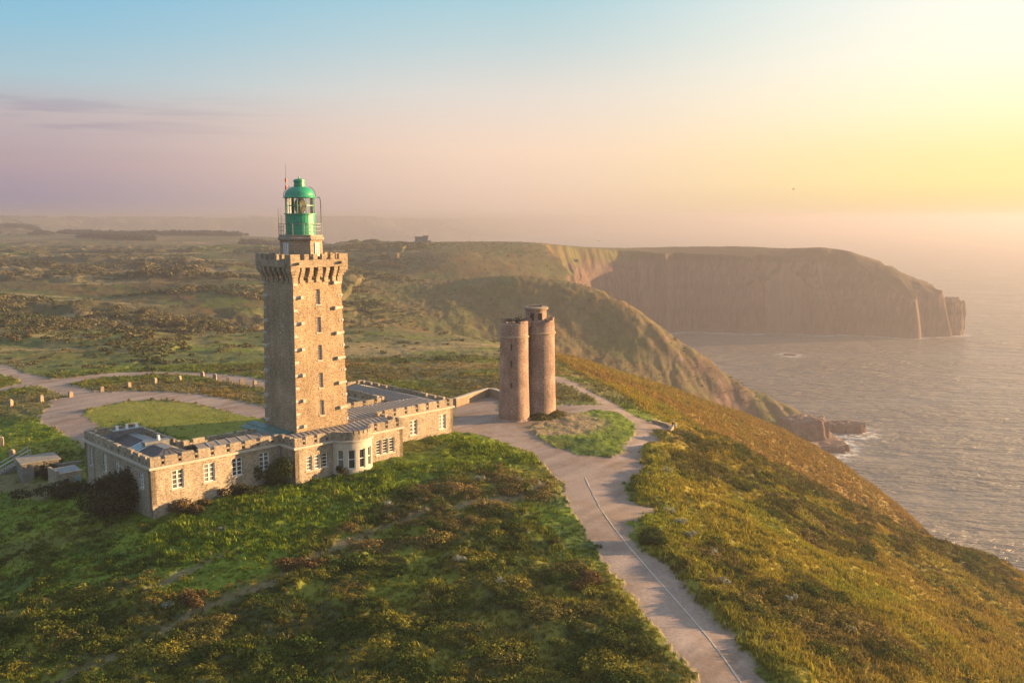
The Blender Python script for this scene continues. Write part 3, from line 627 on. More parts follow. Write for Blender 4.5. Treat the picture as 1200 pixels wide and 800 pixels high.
# ------------------------------------------------------------------ mesh helpers
class MB:
    """collects simple solids, then links them as one mesh object"""
    def __init__(self): self.v = []; self.f = []
    def add(self, vs, fs):
        k = len(self.v); self.v += [tuple(p) for p in vs]; self.f += [tuple(i + k for i in f) for f in fs]; return self
    def box(self, x0, x1, y0, y1, z0, z1):
        return self.add([(x0, y0, z0), (x1, y0, z0), (x1, y1, z0), (x0, y1, z0), (x0, y0, z1), (x1, y0, z1), (x1, y1, z1), (x0, y1, z1)],
                        [(3, 2, 1, 0), (4, 5, 6, 7), (0, 1, 5, 4), (1, 2, 6, 5), (2, 3, 7, 6), (3, 0, 4, 7)])
    def prism(self, ring0, ring1, cap=True):
        n = len(ring0); fs = [(i, (i + 1) % n, n + (i + 1) % n, n + i) for i in range(n)]
        if cap: fs += [tuple(range(n))[::-1], tuple(range(n, 2 * n))]
        return self.add(list(ring0) + list(ring1), fs)
    def lathe(self, prof, n=32, cx=0, cy=0, a0=0.0, cap=True):
        rings = [[(cx + r * math.cos(a0 + 2 * math.pi * i / n), cy + r * math.sin(a0 + 2 * math.pi * i / n), z) for i in range(n)] for r, z in prof]
        vs = [p for r in rings for p in r]; fs = []
        for k in range(len(rings) - 1):
            for i in range(n): fs.append((k * n + i, k * n + (i + 1) % n, (k + 1) * n + (i + 1) % n, (k + 1) * n + i))
        if cap: fs += [tuple(range(n))[::-1], tuple((len(rings) - 1) * n + i for i in range(n))]
        return self.add(vs, fs)
    def tube(self, pts, r, n=6, r1=None):
        pts = [Vector(p) for p in pts]; rings = []
        for i, p in enumerate(pts):
            d = (pts[min(i + 1, len(pts) - 1)] - pts[max(i - 1, 0)]).normalized()
            a = d.orthogonal().normalized(); b = d.cross(a)
            rad = r if r1 is None else r + (r1 - r) * i / max(1, len(pts) - 1)
            rings.append([p + a * (rad * math.cos(2 * math.pi * k / n)) + b * (rad * math.sin(2 * math.pi * k / n)) for k in range(n)])
        vs = [p for q in rings for p in q]; fs = []
        for k in range(len(rings) - 1):
            for i in range(n): fs.append((k * n + i, k * n + (i + 1) % n, (k + 1) * n + (i + 1) % n, (k + 1) * n + i))
        fs += [tuple(range(n))[::-1], tuple((len(rings) - 1) * n + i for i in range(n))]
        return self.add(vs, fs)
    def build(self, name, mat, parent=None, smooth=False, bevel=0.0, jag=0.0):
        me = bpy.data.meshes.new(name); me.from_pydata(self.v, [], self.f)
        bm = bmesh.new(); bm.from_mesh(me)
        bmesh.ops.recalc_face_normals(bm, faces=bm.faces)
        if bevel: bmesh.ops.bevel(bm, geom=[e for e in bm.edges if len(e.link_faces) == 2 and e.calc_face_angle(0) > .6], offset=bevel, segments=1, affect='EDGES')
        if jag:
            rnd = random.Random(len(self.v))
            for v in bm.verts: v.co += Vector((rnd.uniform(-jag, jag), rnd.uniform(-jag, jag), rnd.uniform(-jag, jag)))
        bm.to_mesh(me); bm.free()
        if smooth:
            for p in me.polygons: p.use_smooth = True
        me.materials.append(MAT[mat] if isinstance(mat, str) else mat)
        o = bpy.data.objects.new(name, me); COL.objects.link(o)
        if parent: o.parent = parent
        return o
def thing(name, label, cat, loc=(0, 0, 0), rz=0.0, group=None):
    o = bpy.data.objects.new(name, None); COL.objects.link(o); o.empty_display_size = .3
    o.location = loc; o.rotation_euler = (0, 0, rz); o['label'] = label; o['category'] = cat
    if group: o['group'] = group
    return o
def tag(o, label, cat, group=None):
    o['label'] = label; o['category'] = cat
    if group: o['group'] = group
    return o
def copy_tree(o, parent=None):
    c = o.copy(); COL.objects.link(c)
    if parent: c.parent = parent
    for ch in list(o.children): copy_tree(ch, c)
    return c
def gz(x, y): return float(full_height(x, y)[0][0])
OX, OY, Q = -23.41, 96.01, .70710678
def place(u, b): return (OX + (u - b) * Q, OY + (u + b) * Q)

# ------------------------------------------------------------------ the lighthouse
def window_unit(parent, w, h, cols, rows, at, axis, out, frame=.06, depth=.12, sill=True, name='window', mat='white_paint', bar=.035):
    """casement set in a wall face; at = centre on the wall face, axis = unit vector along the wall, out = outward normal (2-D)"""
    ax, ay = axis; ox, oy = out
    def P(s, d, z): return (at[0] + ax * s + ox * d, at[1] + ay * s + oy * d, at[2] + z)
    def bar_box(m, s0, s1, d0, d1, z0, z1):
        vs = [P(s0, d0, z0), P(s1, d0, z0), P(s1, d1, z0), P(s0, d1, z0), P(s0, d0, z1), P(s1, d0, z1), P(s1, d1, z1), P(s0, d1, z1)]
        m.add(vs, [(3, 2, 1, 0), (4, 5, 6, 7), (0, 1, 5, 4), (1, 2, 6, 5), (2, 3, 7, 6), (3, 0, 4, 7)])
    m = MB()
    W2, H2 = w / 2, h / 2
    bar_box(m, -W2, -W2 + frame, -depth - .05, -depth + .05, -H2, H2); bar_box(m, W2 - frame, W2, -depth - .05, -depth + .05, -H2, H2)
    bar_box(m, -W2 + frame, W2 - frame, -depth - .05, -depth + .05, -H2, -H2 + frame); bar_box(m, -W2 + frame, W2 - frame, -depth - .05, -depth + .05, H2 - frame, H2)
    for c in range(1, cols):
        s = -W2 + w * c / cols; k = bar * (1.5 if c * 2 == cols else 1); bar_box(m, s - k, s + k, -depth - .04, -depth + .04, -H2 + frame, H2 - frame)
    for r in range(1, rows):
        z = -H2 + h * r / rows; bar_box(m, -W2 + frame, W2 - frame, -depth - .03, -depth + .03, z - bar * .7, z + bar * .7)
    o = m.build(name, mat, parent)
    g = MB(); bar_box(g, -W2 + .01, W2 - .01, -depth - .025, -depth - .012, -H2 + .01, H2 - .01); g.build('pane', 'window_glass', o)
    if sill:
        s_ = MB(); bar_box(s_, -W2 - .12, W2 + .12, -depth - .05, .07, -H2 - .14, -H2 - .005); s_.build('sill', 'pale_granite', o)
    return o

def wall_with_holes(parent, p0, p1, z0, z1, holes, thick, mat, name='wall', reveal='pale_granite'):
    """a straight wall from p0 to p1 (outer face on the right-hand side walking p0->p1); holes = (s0, s1, za, zb)"""
    dx, dy = p1[0] - p0[0], p1[1] - p0[1]; L = math.hypot(dx, dy); ax, ay = dx / L, dy / L; nx, ny = ay, -ax
    xs = sorted({0, L, *[h[0] for h in holes], *[h[1] for h in holes]}); zs = sorted({z0, z1, *[h[2] for h in holes], *[h[3] for h in holes]})
    m = MB()
    def P(s, d, z): return (p0[0] + ax * s + nx * d, p0[1] + ay * s + ny * d, z)
    for i in range(len(xs) - 1):
        for j in range(len(zs) - 1):
            sm, zm = (xs[i] + xs[i + 1]) / 2, (zs[j] + zs[j + 1]) / 2
            if any(h[0] < sm < h[1] and h[2] < zm < h[3] for h in holes): continue
            for d in (0, -thick):
                vs = [P(xs[i], d, zs[j]), P(xs[i + 1], d, zs[j]), P(xs[i + 1], d, zs[j + 1]), P(xs[i], d, zs[j + 1])]
                m.add(vs, [(0, 1, 2, 3) if d == 0 else (3, 2, 1, 0)])
    for s0, s1, za, zb in holes:
        for a, b in (((s0, za), (s0, zb)), ((s0, zb), (s1, zb)), ((s1, zb), (s1, za)), ((s1, za), (s0, za))):
            m.add([P(a[0], 0, a[1]), P(b[0], 0, b[1]), P(b[0], -thick, b[1]), P(a[0], -thick, a[1])], [(0, 1, 2, 3)])
    for a, b in (((0, z0), (0, z1)), ((0, z1), (L, z1)), ((L, z1), (L, z0)), ((L, z0), (0, z0))):
        m.add([P(a[0], 0, a[1]), P(b[0], 0, b[1]), P(b[0], -thick, b[1]), P(a[0], -thick, a[1])], [(0, 1, 2, 3)])
    me = bpy.data.meshes.new(name); me.from_pydata(m.v, [], m.f); me.materials.append(MAT[mat])
    bm = bmesh.new(); bm.from_mesh(me); bmesh.ops.remove_doubles(bm, verts=bm.verts, dist=.0005); bmesh.ops.recalc_face_normals(bm, faces=bm.faces); bm.to_mesh(me); bm.free()
    o = bpy.data.objects.new(name, me); COL.objects.link(o); o.parent = parent
    return o

def lighthouse():
    x, y = place(5.5, 6.3)
    t = thing('lighthouse', 'tall square stone lighthouse with a crenellated gallery and a green lantern on top', 'lighthouse', (x, y, 0), R(45))
    ZB, ZT = -1.0, 21.9
    hw = lambda z: 3.52 - (z / 21.9) * .40
    # shaft: four faces, window openings on the lit face (y = -h side)
    wz = [20.0, 16.85, 13.7, 10.55, 7.4]; ww, wh = .52, 1.72
    m = MB()
    zs = sorted([ZB, ZT] + [z - wh / 2 for z in wz] + [z + wh / 2 for z in wz])
    rot = [(1, 0, 0, 1), (0, -1, 1, 0), (-1, 0, 0, -1), (0, 1, -1, 0)]
    for k in range(4):
        a, b, c, d = rot[k]
        def P(s, dep, z):
            lx, ly = s, -(hw(z) - dep); return (a * lx + b * ly, c * lx + d * ly, z)
        for j in range(len(zs) - 1):
            z0, z1 = zs[j], zs[j + 1]; hole = k in (0, 2) and any(abs((z0 + z1) / 2 - w) < wh / 2 for w in wz)
            segs = [(-1, -ww / 2, 'e'), (ww / 2, 1, 'e')] if hole else [(-1, 1, 'e')]
            if hole:
                m.add([P(-hw(z0), 0, z0), P(-ww / 2, 0, z0), P(-ww / 2, 0, z1), P(-hw(z1), 0, z1)], [(0, 1, 2, 3)])
                m.add([P(ww / 2, 0, z0), P(hw(z0), 0, z0), P(hw(z1), 0, z1), P(ww / 2, 0, z1)], [(0, 1, 2, 3)])
                for s in (-ww / 2, ww / 2): m.add([P(s, 0, z0), P(s, .45, z0), P(s, .45, z1), P(s, 0, z1)], [(0, 1, 2, 3)])
                for z in (z0, z1): m.add([P(-ww / 2, 0, z), P(ww / 2, 0, z), P(ww / 2, .45, z), P(-ww / 2, .45, z)], [(0, 1, 2, 3)])
                m.add([P(-ww / 2, .45, z0), P(ww / 2, .45, z0), P(ww / 2, .45, z1), P(-ww / 2, .45, z1)], [(0, 1, 2, 3)])
            else:
                m.add([P(-hw(z0), 0, z0), P(hw(z0), 0, z0), P(hw(z1), 0, z1), P(-hw(z1), 0, z1)], [(0, 1, 2, 3)])
    m.add([(-hw(ZT), -hw(ZT), ZT), (hw(ZT), -hw(ZT), ZT), (hw(ZT), hw(ZT), ZT), (-hw(ZT), hw(ZT), ZT)], [(0, 1, 2, 3)])
    m.build('shaft', 'tower_stone', t)
    for z in wz:
        window_unit(t, ww, wh, 2, 6, (0, -hw(z), z), (1, 0), (0, -1), .05, .22, True, bar=.02)
    # long quoin stones, every other one ending in a projecting boss
    rnd = random.Random(4)
    for k in range(4):
        a, b, c, d = rot[k]
        for side in (-1, 1):
            for i in range(12):
                z = 6.0 + i * 1.44 - .35; boss = i % 2 == (0 if side < 0 else 1) if k % 2 == 0 else i % 2 == 0
                h = hw(z); L = .92 if boss else .5
                if k in (2, 3): 
                    if k == 2: continue
                    if side > 0: continue
                q = MB()
                def bx(s0, s1, d0, d1, z0, z1):
                    vs = []
                    for zz in (z0, z1):
                        for s, dd in ((s0, d0), (s1, d0), (s1, d1), (s0, d1)):
                            lx, ly = side * (h - s), -(h + dd); vs.append((a * lx + b * ly, c * lx + d * ly, zz))
                    q.add(vs, [(3, 2, 1, 0), (4, 5, 6, 7), (0, 1, 5, 4), (1, 2, 6, 5), (2, 3, 7, 6), (3, 0, 4, 7)])
                bx(-.03, L, -.06, .045, z - .14, z + .14)
                if boss: bx(L - .17, L + .22, -.06, .32, z - .18, z + .19)
                else: bx(-.05, .24, -.06, .10, z - .13, z + .15)
                q.build('quoin_stone', 'pale_granite', t, bevel=.015)
    # machicolated gallery
    G0, G1, G2, G3 = 21.9, 23.35, 24.16, 24.78          # corbel foot, corbel head, crenel sill, merlon top
    GW = 3.72; h0 = hw(G0); pitch = 1.06
    for k in range(4):
        a, b, c, d = rot[k]
        def ad(mm, s0, s1, y0, y1, z0, z1, y0b=None):
            # y measured outward; the lower edge may be drawn in (stepped corbels)
            vs = []
            for zz in (z0, z1):
                for s, yy in ((s0, y1), (s1, y1), (s1, y0), (s0, y0)):
                    lx, ly = s, -yy; vs.append((a * lx + b * ly, c * lx + d * ly, zz))
            mm.add(vs, [(3, 2, 1, 0), (4, 5, 6, 7), (0, 1, 5, 4), (1, 2, 6, 5), (2, 3, 7, 6), (3, 0, 4, 7)])
        for i in range(-3, 4):
            cm = MB(); s = (i) * pitch
            w = .25
            if abs(i) == 3: s = math.copysign(2.86, i); w = .30
            for st in range(4):
                ad(cm, s - w, s + w, h0 - .1, h0 + (GW - h0) * (st + 1) / 4.0, G0 + .30 * st + (.1 if st else -.25), G0 + .30 * (st + 1) + .1 + (.16 if st == 3 else 0))
            cm.build('corbel', 'cut_granite', t, bevel=.02)
        par = MB()
        e = .012 if k % 2 else 0
        ad(par, -GW + (.45 if k % 2 else 0), GW - (.45 if k % 2 else 0), GW - .42, GW, G1, G2)
        ad(par, -GW - .0 + (.46 if k % 2 else 0), GW - (.46 if k % 2 else 0), GW - .3, GW + .05, G1 - .02, G1 + .12)
        edges = [-GW] + [v for i in range(-2, 3) for v in (i * pitch * 1.06 - .27, i * pitch * 1.06 + .27)] + [GW]
        for i in range(0, len(edges), 2):
            s0, s1 = edges[i], edges[i + 1]
            if k % 2: s0 = max(s0, -GW + .45); s1 = min(s1, GW - .45)
            ad(par, s0, s1, GW - .42, GW, G2, G3)
        par.build('parapet', 'cut_granite', t, bevel=.02)
        for side in (-1, 1):
            sp = MB(); ad(sp, side * 2.75 - .16, side * 2.75 + .16, GW - .02, GW + .42, G1 + .30, G1 + .58); sp.build('gargoyle_spout', 'dressed_stone', t, bevel=.03)
    fl = MB(); fl.box(-3.31, 3.31, -3.31, 3.31, G1 - .1, G1 + .1); fl.build('gallery_floor', 'lead', t)
    # corner corbels fill the diagonal
    for sx in (-1, 1):
        for sy in (-1, 1):
            cc = MB()
            for st in range(4):
                r0 = h0 + (GW - h0) * (st + 1) / 4.0 - .015
                x0, x1 = sorted((sx * (h0 - .25), sx * r0)); y0, y1 = sorted((sy * (h0 - .25), sy * r0))
                cc.box(x0, x1, y0, y1, G0 + .30 * st + (.11 if st else -.24), G0 + .30 * (st + 1) + .10 + (.15 if st == 3 else 0))
            cc.build('corbel', 'cut_granite', t, bevel=.02)
    # octagonal watch room below the lantern
    a0 = R(22.5 + 14)
    U0 = G1 + .1
    up = MB(); up.lathe([(2.58, U0), (2.50, 26.25)], 8, a0=a0); wr = up.build('watch_room', 'cut_granite', t)
    co = MB(); co.lathe([(2.55, 26.2), (2.75, 26.35), (2.75, 26.55), (2.62, 26.62), (2.62, 26.85), (.5, 26.86)], 8, a0=a0); co.build('cornice', 'dressed_stone', t)
    for kf in range(8):
        ang = a0 + R(22.5) + kf * R(45); ap = 2.54 * math.cos(R(22.5))
        if kf % 2 == 0: continue
        n2 = (math.cos(ang), math.sin(ang)); tan = (-math.sin(ang), math.cos(ang))
        window_unit(t, .62, 1.35, 2, 4, (n2[0] * (ap + .16), n2[1] * (ap + .16), 25.3), tan, n2, .07, .12, True, bar=.025)
    # lantern
    Rl = 1.66
    dm = MB(); dm.lathe([(Rl + .06, 26.86), (Rl + .06, 27.0), (Rl, 27.02), (Rl, 29.12), (Rl + .16, 29.14), (Rl + .16, 29.24), (Rl - .3, 29.25)], 28); dm.build('lantern_drum', 'green_paint', t, smooth=False)
    for i in range(14):
        hb = MB(); an = 2 * math.pi * i / 14 + .1; hb.box(Rl * math.cos(an) - .05, Rl * math.cos(an) + .05, Rl * math.sin(an) - .05, Rl * math.sin(an) + .05, 28.0, 28.14); hb.build('drum_vent', 'dark_iron', t)
    gl = MB()
    rgl = Rl - .05; gl.lathe([(rgl, 29.26), (rgl, 31.0)], 10, cap=False, a0=.2); gl.build('lantern_pane', 'lantern_glass', t)
    for i in range(10):
        an = .2 + 2 * math.pi * i / 10; mu = MB(); mu.tube([(rgl * math.cos(an), rgl * math.sin(an), 29.22), (rgl * math.cos(an), rgl * math.sin(an), 31.02)], .045, 5); mu.build('mullion', 'green_paint', t)
    hr = MB(); hr.lathe([(rgl + .03, 30.10), (rgl + .03, 30.16), (rgl - .03, 30.16), (rgl - .03, 30.10), (rgl + .03, 30.10)], 10, cap=False, a0=.2); hr.build('glazing_bar', 'green_paint', t)
    dome = MB()
    pr = [(Rl + .20, 30.98), (Rl + .22, 31.06), (Rl + .06, 31.10)] + [(.62 + (Rl - .60) * math.cos(R(a)), 31.1 + 1.13 * math.sin(R(a))) for a in range(8, 91, 9)]
    dome.lathe(pr, 32); do = dome.build('dome', 'green_paint', t, smooth=True)
    ve = MB(); ve.lathe([(.60, 32.2), (.60, 32.78), (.70, 32.8), (.70, 32.88), (.62, 32.9), (.62, 33.0), (.25, 33.12), (.08, 33.16), (.05, 33.42), (0.01, 33.44)], 20); ve.build('ventilator', 'green_paint', do)
    vr = MB(); vr.lathe([(.66, 32.32), (.66, 32.40), (.58, 32.40), (.58, 32.32), (.66, 32.32)], 20, cap=False); vr.build('ventilator_ring', 'green_paint', do)
    lens = MB(); lens.lathe([(.25, 29.3), (.45, 29.45), (.62, 29.8), (.68, 30.1), (.62, 30.45), (.42, 30.8), (.2, 30.92)], 20); le = lens.build('lens', 'lens_glass', t, smooth=True)
    for i in range(6):
        an = 2 * math.pi * i / 6; fr = MB(); fr.tube([(.7 * math.cos(an) * k, .7 * math.sin(an) * k, z) for k, z in ((.6, 29.3), (.92, 29.65), (1.04, 30.1), (.92, 30.55), (.5, 30.93))], .035, 5); fr.build('lens_frame', 'brass', le)
    lp = MB(); lp.lathe([(.55, 28.9), (.55, 29.28), (.2, 29.3)], 16); lp.build('lens_pedestal', 'dark_iron', le)
    # rails, dome ladders, lightning rod pipe, aerials
    rl = MB()
    for zz in (27.35, 27.75, 28.1): rl.tube([(2.42 * math.cos(2 * math.pi * i / 24), 2.42 * math.sin(2 * math.pi * i / 24), zz) for i in range(25)], .022, 4)
    for i in range(12):
        an = 2 * math.pi * i / 12 + .13; rl.tube([(2.42 * math.cos(an), 2.42 * math.sin(an), 26.85), (2.42 * math.cos(an), 2.42 * math.sin(an), 28.14)], .028, 4)
    rl.build('railing', 'lead', t)
    for an in (R(225 + 13.5 - 90 + 90 + 88), R(225 + 13.5 - 88)):
        ld = MB(); pts = [((.70 + (Rl - .58) * math.cos(R(a))) * math.cos(an), (.70 + (Rl - .58) * math.cos(R(a))) * math.sin(an), 31.14 + 1.18 * math.sin(R(a))) for a in range(0, 80, 10)]
        for off in (-.16, .16):
            ld.tube([(p[0] - off * math.sin(an), p[1] + off * math.cos(an), p[2]) for p in pts], .03, 4)
        for p in pts: ld.tube([(p[0] + .16 * math.sin(an), p[1] - .16 * math.cos(an), p[2]), (p[0] - .16 * math.sin(an), p[1] + .16 * math.cos(an), p[2])], .02, 4)
        ld.build('dome_ladder', 'dark_iron', do)
    an = R(-45 + 13 + 0); pp = MB(); c_, s_ = math.cos(an + R(0)), math.sin(an)
    pp.tube([(1.9 * c_, 1.9 * s_, 31.05), (2.2 * c_, 2.2 * s_, 31.08), (2.30 * c_, 2.30 * s_, 30.7), (2.34 * c_, 2.34 * s_, 26.9)], .07, 6); pp.build('pipe', 'lead', t)
    # local direction of screen-left for the aerials on the far side: world -x
    def loc_(wx, wy): return ((wx + wy) * Q, (wy - wx) * Q)
    for k, (wx, wy, zt) in enumerate(((-2.62, .5, 29.9), (-2.25, .3, 29.9))):
        lx, ly = loc_(wx, wy); am = MB(); am.tube([(lx, ly, 26.5), (lx, ly, zt)], .035, 5, .018)
        am.tube([(lx, ly, 26.75), (lx * .85, ly * .85, 26.75)], .03, 4); am.build('whip_aerial', 'lead', t)
    lx, ly = loc_(-1.72, .9)
    ms = MB()
    for q_ in range(3):
        ang = 2 * math.pi * q_ / 3; ms.tube([(lx + .11 * math.cos(ang), ly + .11 * math.sin(ang), 26.8), (lx + .08 * math.cos(ang), ly + .08 * math.sin(ang), 33.0)], .018, 4)
    for i in range(20):
        z = 27 + i * .3; ms.tube([(lx + .1, ly, z), (lx - .05, ly + .09, z + .15), (lx - .05, ly - .09, z + .3)], .012, 3)
    mo = ms.build('aerial_mast', 'pale_granite', t)
    for z in (31.3, 32.2, 33.0):
        b_ = MB(); b_.lathe([(.12, z - .22), (.12, z + .2)], 8, lx, ly); b_.build('mast_band', 'red_paint', mo)
    tp = MB(); tp.tube([(lx, ly, 33.0), (lx, ly, 34.9)], .03, 5, .012); tp.build('mast_tip', 'dark_iron', mo)
lighthouse()

# ------------------------------------------------------------------ the keepers' house round its foot
def parapet(parent, p0, p1, z, thick=.42, first=0, base=.66, top=.98, pitch=1.72, gap=.42, trim=(0, 0)):
    """low crenellated wall with a drain hole under each crenel; outer face on the right of p0->p1"""
    dx, dy = p1[0] - p0[0], p1[1] - p0[1]; L = math.hypot(dx, dy); ax, ay = dx / L, dy / L; nx, ny = ay, -ax
    m = MB()
    def bx(s0, s1, z0, z1, d0=0, d1=-thick):
        if s1 - s0 < .02: return
        vs = [(p0[0] + ax * s + nx * d, p0[1] + ay * s + ny * d, zz) for zz in (z0, z1) for s, d in ((s0, d0), (s1, d0), (s1, d1), (s0, d1))]
        m.add(vs, [(3, 2, 1, 0), (4, 5, 6, 7), (0, 1, 5, 4), (1, 2, 6, 5), (2, 3, 7, 6), (3, 0, 4, 7)])
    a, b = trim[0], L - trim[1]
    n = max(1, int(round((b - a) / pitch))); pt = (b - a) / n
    rnd = random.Random(int(L * 100))
    cuts = [a + pt * (i + .5) for i in range(n)]
    s = a
    for c in cuts:
        bx(s, c - .15, z, z + base); bx(c - .15, c + .15, z, z + .16); bx(c - .15, c + .15, z + .46, z + base)
        bx(s, c - gap / 2, z + base, z + top + rnd.uniform(-.05, .05)); s2 = c + gap / 2
        bx(c + .15, c + gap / 2, z, z + base); s = c + gap / 2
    bx(s, b, z, z + base); bx(s, b, z + base, z + top)
    return m.build('parapet', 'dressed_stone', parent, bevel=.025)
def cornice(parent, p0, p1, z, thick=.5, proj=.16, e0=0.0, e1=0.0, h=.24):
    dx, dy = p1[0] - p0[0], p1[1] - p0[1]; L = math.hypot(dx, dy); ax, ay = dx / L, dy / L; nx, ny = ay, -ax
    m = MB()
    vs = [(p0[0] + ax * s + nx * d, p0[1] + ay * s + ny * d, zz) for zz in (z - h, z) for s, d in ((-e0, proj), (L + e1, proj), (L + e1, -thick), (-e0, -thick))]
    m.add(vs, [(3, 2, 1, 0), (4, 5, 6, 7), (0, 1, 5, 4), (1, 2, 6, 5), (2, 3, 7, 6), (3, 0, 4, 7)])
    return m.build('cornice', 'pale_granite', parent)
def seam_roof(parent, a, b, c, d, mat, pitch=.62, seam=.085, hgt=.07, seam_mat='zinc_seam'):
    """sheet roof on the quad a-b (eave) d-c (ridge), standing seams running from eave to ridge"""
    A, B, C_, D_ = map(Vector, (a, b, c, d))
    n = (B - A).cross(D_ - A).normalized()
    if n.z < 0: n = -n
    m = MB(); th = n * -.08
    m.prism([A + th, B + th, C_ + th, D_ + th], [A, B, C_, D_]); o = m.build('roof', mat, parent)
    s = MB(); L = max((B - A).length, (C_ - D_).length); k = max(2, int(L / pitch))
    for i in range(1, k):
        f = i / k; p, q = A.lerp(B, f), D_.lerp(C_, f)
        if (q - p).length < .15: continue
        w = (B - A).normalized() * seam / 2
        s.prism([p - w + n * .004, p + w + n * .004, q + w + n * .004, q - w + n * .004], [p - w + n * hgt, p + w + n * hgt, q + w + n * hgt, q - w + n * hgt])
    if s.v: s.build('roof_seam', seam_mat, o)
    return o
def keepers_house():
    t = thing('keepers_house', 'low stone keepers\' house with crenellated parapets wrapped round the foot of the green-topped lighthouse', 'house', (OX, OY, 0), R(45))
    ZC = 4.2
    TH = .5
    # outer walls, anticlockwise seen from above so that the outside is on the right: (start, end, windows)
    W = []
    zlow = -4.5
    def wins(L, items): return items
    # end gable facing the camera-left (u = -14.6): walk from far to near
    uL, uI, bE, bF = -14.5, -8.9, 20.2, 3.0
    def add_wall(p0, p1, items, z0=zlow):
        dx, dy = p1[0] - p0[0], p1[1] - p0[1]; L = math.hypot(dx, dy); ax, ay = dx / L, dy / L; nx, ny = ay, -ax
        holes = [(s - w / 2, s + w / 2, zc - h / 2, zc + h / 2) for s, w, h, zc, *_ in items]
        wall_with_holes(t, p0, p1, z0, ZC - .24, holes, TH, 'house_stone')
        for s, w, h, zc, c, r in items:
            window_unit(t, w, h, c, r, (p0[0] + ax * s, p0[1] + ay * s, zc), (ax, ay), (nx, ny), .09, .16, True, bar=.045)
    L = bE - bF
    add_wall((uL, bE), (uL, bF), [(1.9, .85, 2.0, 2.55, 2, 5), (5.6, .85, 2.0, 2.55, 2, 5), (8.9, .95, 1.7, 2.55, 2, 4), (12.1, .95, 1.7, 2.55, 2, 4), (15.0, .95, 1.7, 2.55, 2, 4),
                                  (1.7, .85, 1.3, -.85, 2, 3), (5.6, .85, 1.3, -.85, 2, 3)])
    add_wall((uL, bF), (0, bF), [(2.75, 1.22, 1.95, 2.55, 2, 4), (6.15, 1.22, 1.95, 2.55, 2, 4), (9.3, 1.22, 1.95, 2.55, 2, 4), (12.5, 1.22, 1.95, 2.55, 2, 4)])
    add_wall((0, bF), (0, 0), [])
    # front with the bow window
    bu, bb, br = 7.4, .62, 2.62           # centre of the bow and its radius
    half = math.sqrt(br * br - bb * bb)
    add_wall((0, 0), (bu - half, 0), [(s, .72, 1.6, 2.15, 1, 4) for s in (1.75, 2.75, 3.75)])
    add_wall((bu + half, 0), (14.7, 0), [(s - bu - half, .74, 1.75, 2.25, 1, 5) for s in (11.15, 12.1, 13.05)])
    add_wall((14.7, 0), (14.7, 4.9), [])
    add_wall((14.7, 4.9), (27, 4.9), [(5.6, 1.2, 1.95, 2.35, 2, 4), (10.4, 1.2, 1.95, 2.35, 2, 4)])
    add_wall((27, 4.9), (27, 25), [(4, 1.0, 1.8, 2.4, 2, 4), (8, 1.0, 1.8, 2.4, 2, 4), (12, 1.0, 1.8, 2.4, 2, 4), (16, 1.0, 1.8, 2.4, 2, 4)])
    add_wall((27, 25), (21, 25), []); add_wall((21, 25), (21, 12.4), []); add_wall((21, 12.4), (9.2, 12.4), [])
    add_wall((9.2, 12.4), (-.2, 12.4), []); add_wall((-.2, 12.4), (-.2, 7.9), []); add_wall((-.2, 7.9), (uI, 7.9), []); add_wall((uI, 7.9), (uI, bE), []); add_wall((uI, bE), (uL, bE), [])
    # bow: wall rings with tall openings between piers
    a_s, a_e = math.pi + math.asin(bb / br), 2 * math.pi - math.asin(bb / br)
    bow = MB(); K = 60
    wins_b = []
    for i in range(5):
        c = a_s + (a_e - a_s) * (i + .72) / 5.44; wins_b.append((c - .155, c + .155))
    def inwin(a): return any(x0 < a < x1 for x0, x1 in wins_b)
    angs = sorted(set([a_s + (a_e - a_s) * i / K for i in range(K + 1)] + [v for w in wins_b for v in w]))
    def arc(r, a, z): return (bu + r * math.cos(a), bb + r * math.sin(a), z)
    for i in range(len(angs) - 1):
        a, b = angs[i], angs[i + 1]; mid = (a + b) / 2
        rows = [(zlow, .95), (.95, 3.15), (3.15, ZC - .24)]
        for j, (z0, z1) in enumerate(rows):
            if j == 1 and inwin(mid): continue
            bow.add([arc(br, a, z0), arc(br, b, z0), arc(br, b, z1), arc(br, a, z1)], [(0, 1, 2, 3)])
            bow.add([arc(br - .4, a, z0), arc(br - .4, b, z0), arc(br - .4, b, z1), arc(br - .4, a, z1)], [(3, 2, 1, 0)])
    for x0, x1 in wins_b:
        for a in (x0, x1): bow.add([arc(br, a, .95), arc(br - .4, a, .95), arc(br - .4, a, 3.15), arc(br, a, 3.15)], [(0, 1, 2, 3)])
        for z in (.95, 3.15): bow.add([arc(br, x0, z), arc(br, x1, z), arc(br - .4, x1, z), arc(br - .4, x0, z)], [(0, 1, 2, 3)])
    bo = bow.build('bow_wall', 'pale_granite', t)
    pl = MB()
    prof = [(br + .10, zlow), (br + .10, .25), (br - .01, .30)]
    for (r0, z0), (r1, z1) in zip(prof[:-1], prof[1:]):
        for i in range(K):
            a, b = a_s + (a_e - a_s) * i / K, a_s + (a_e - a_s) * (i + 1) / K
            pl.add([arc(r0, a, z0), arc(r0, b, z0), arc(r1, b, z1), arc(r1, a, z1)], [(0, 1, 2, 3)])
    pl.build('plinth', 'dressed_stone', bo)
    for x0, x1 in wins_b:
        c = (x0 + x1) / 2; w = 2 * (br - .06) * math.sin((x1 - x0) / 2) - .02
        window_unit(t, w, 2.18, 1, 2, arc((br) * math.cos((x1 - x0) / 2), c, 2.05), (-math.sin(c), math.cos(c)), (math.cos(c), math.sin(c)), .08, .16, False, bar=.05)
    bc = MB()
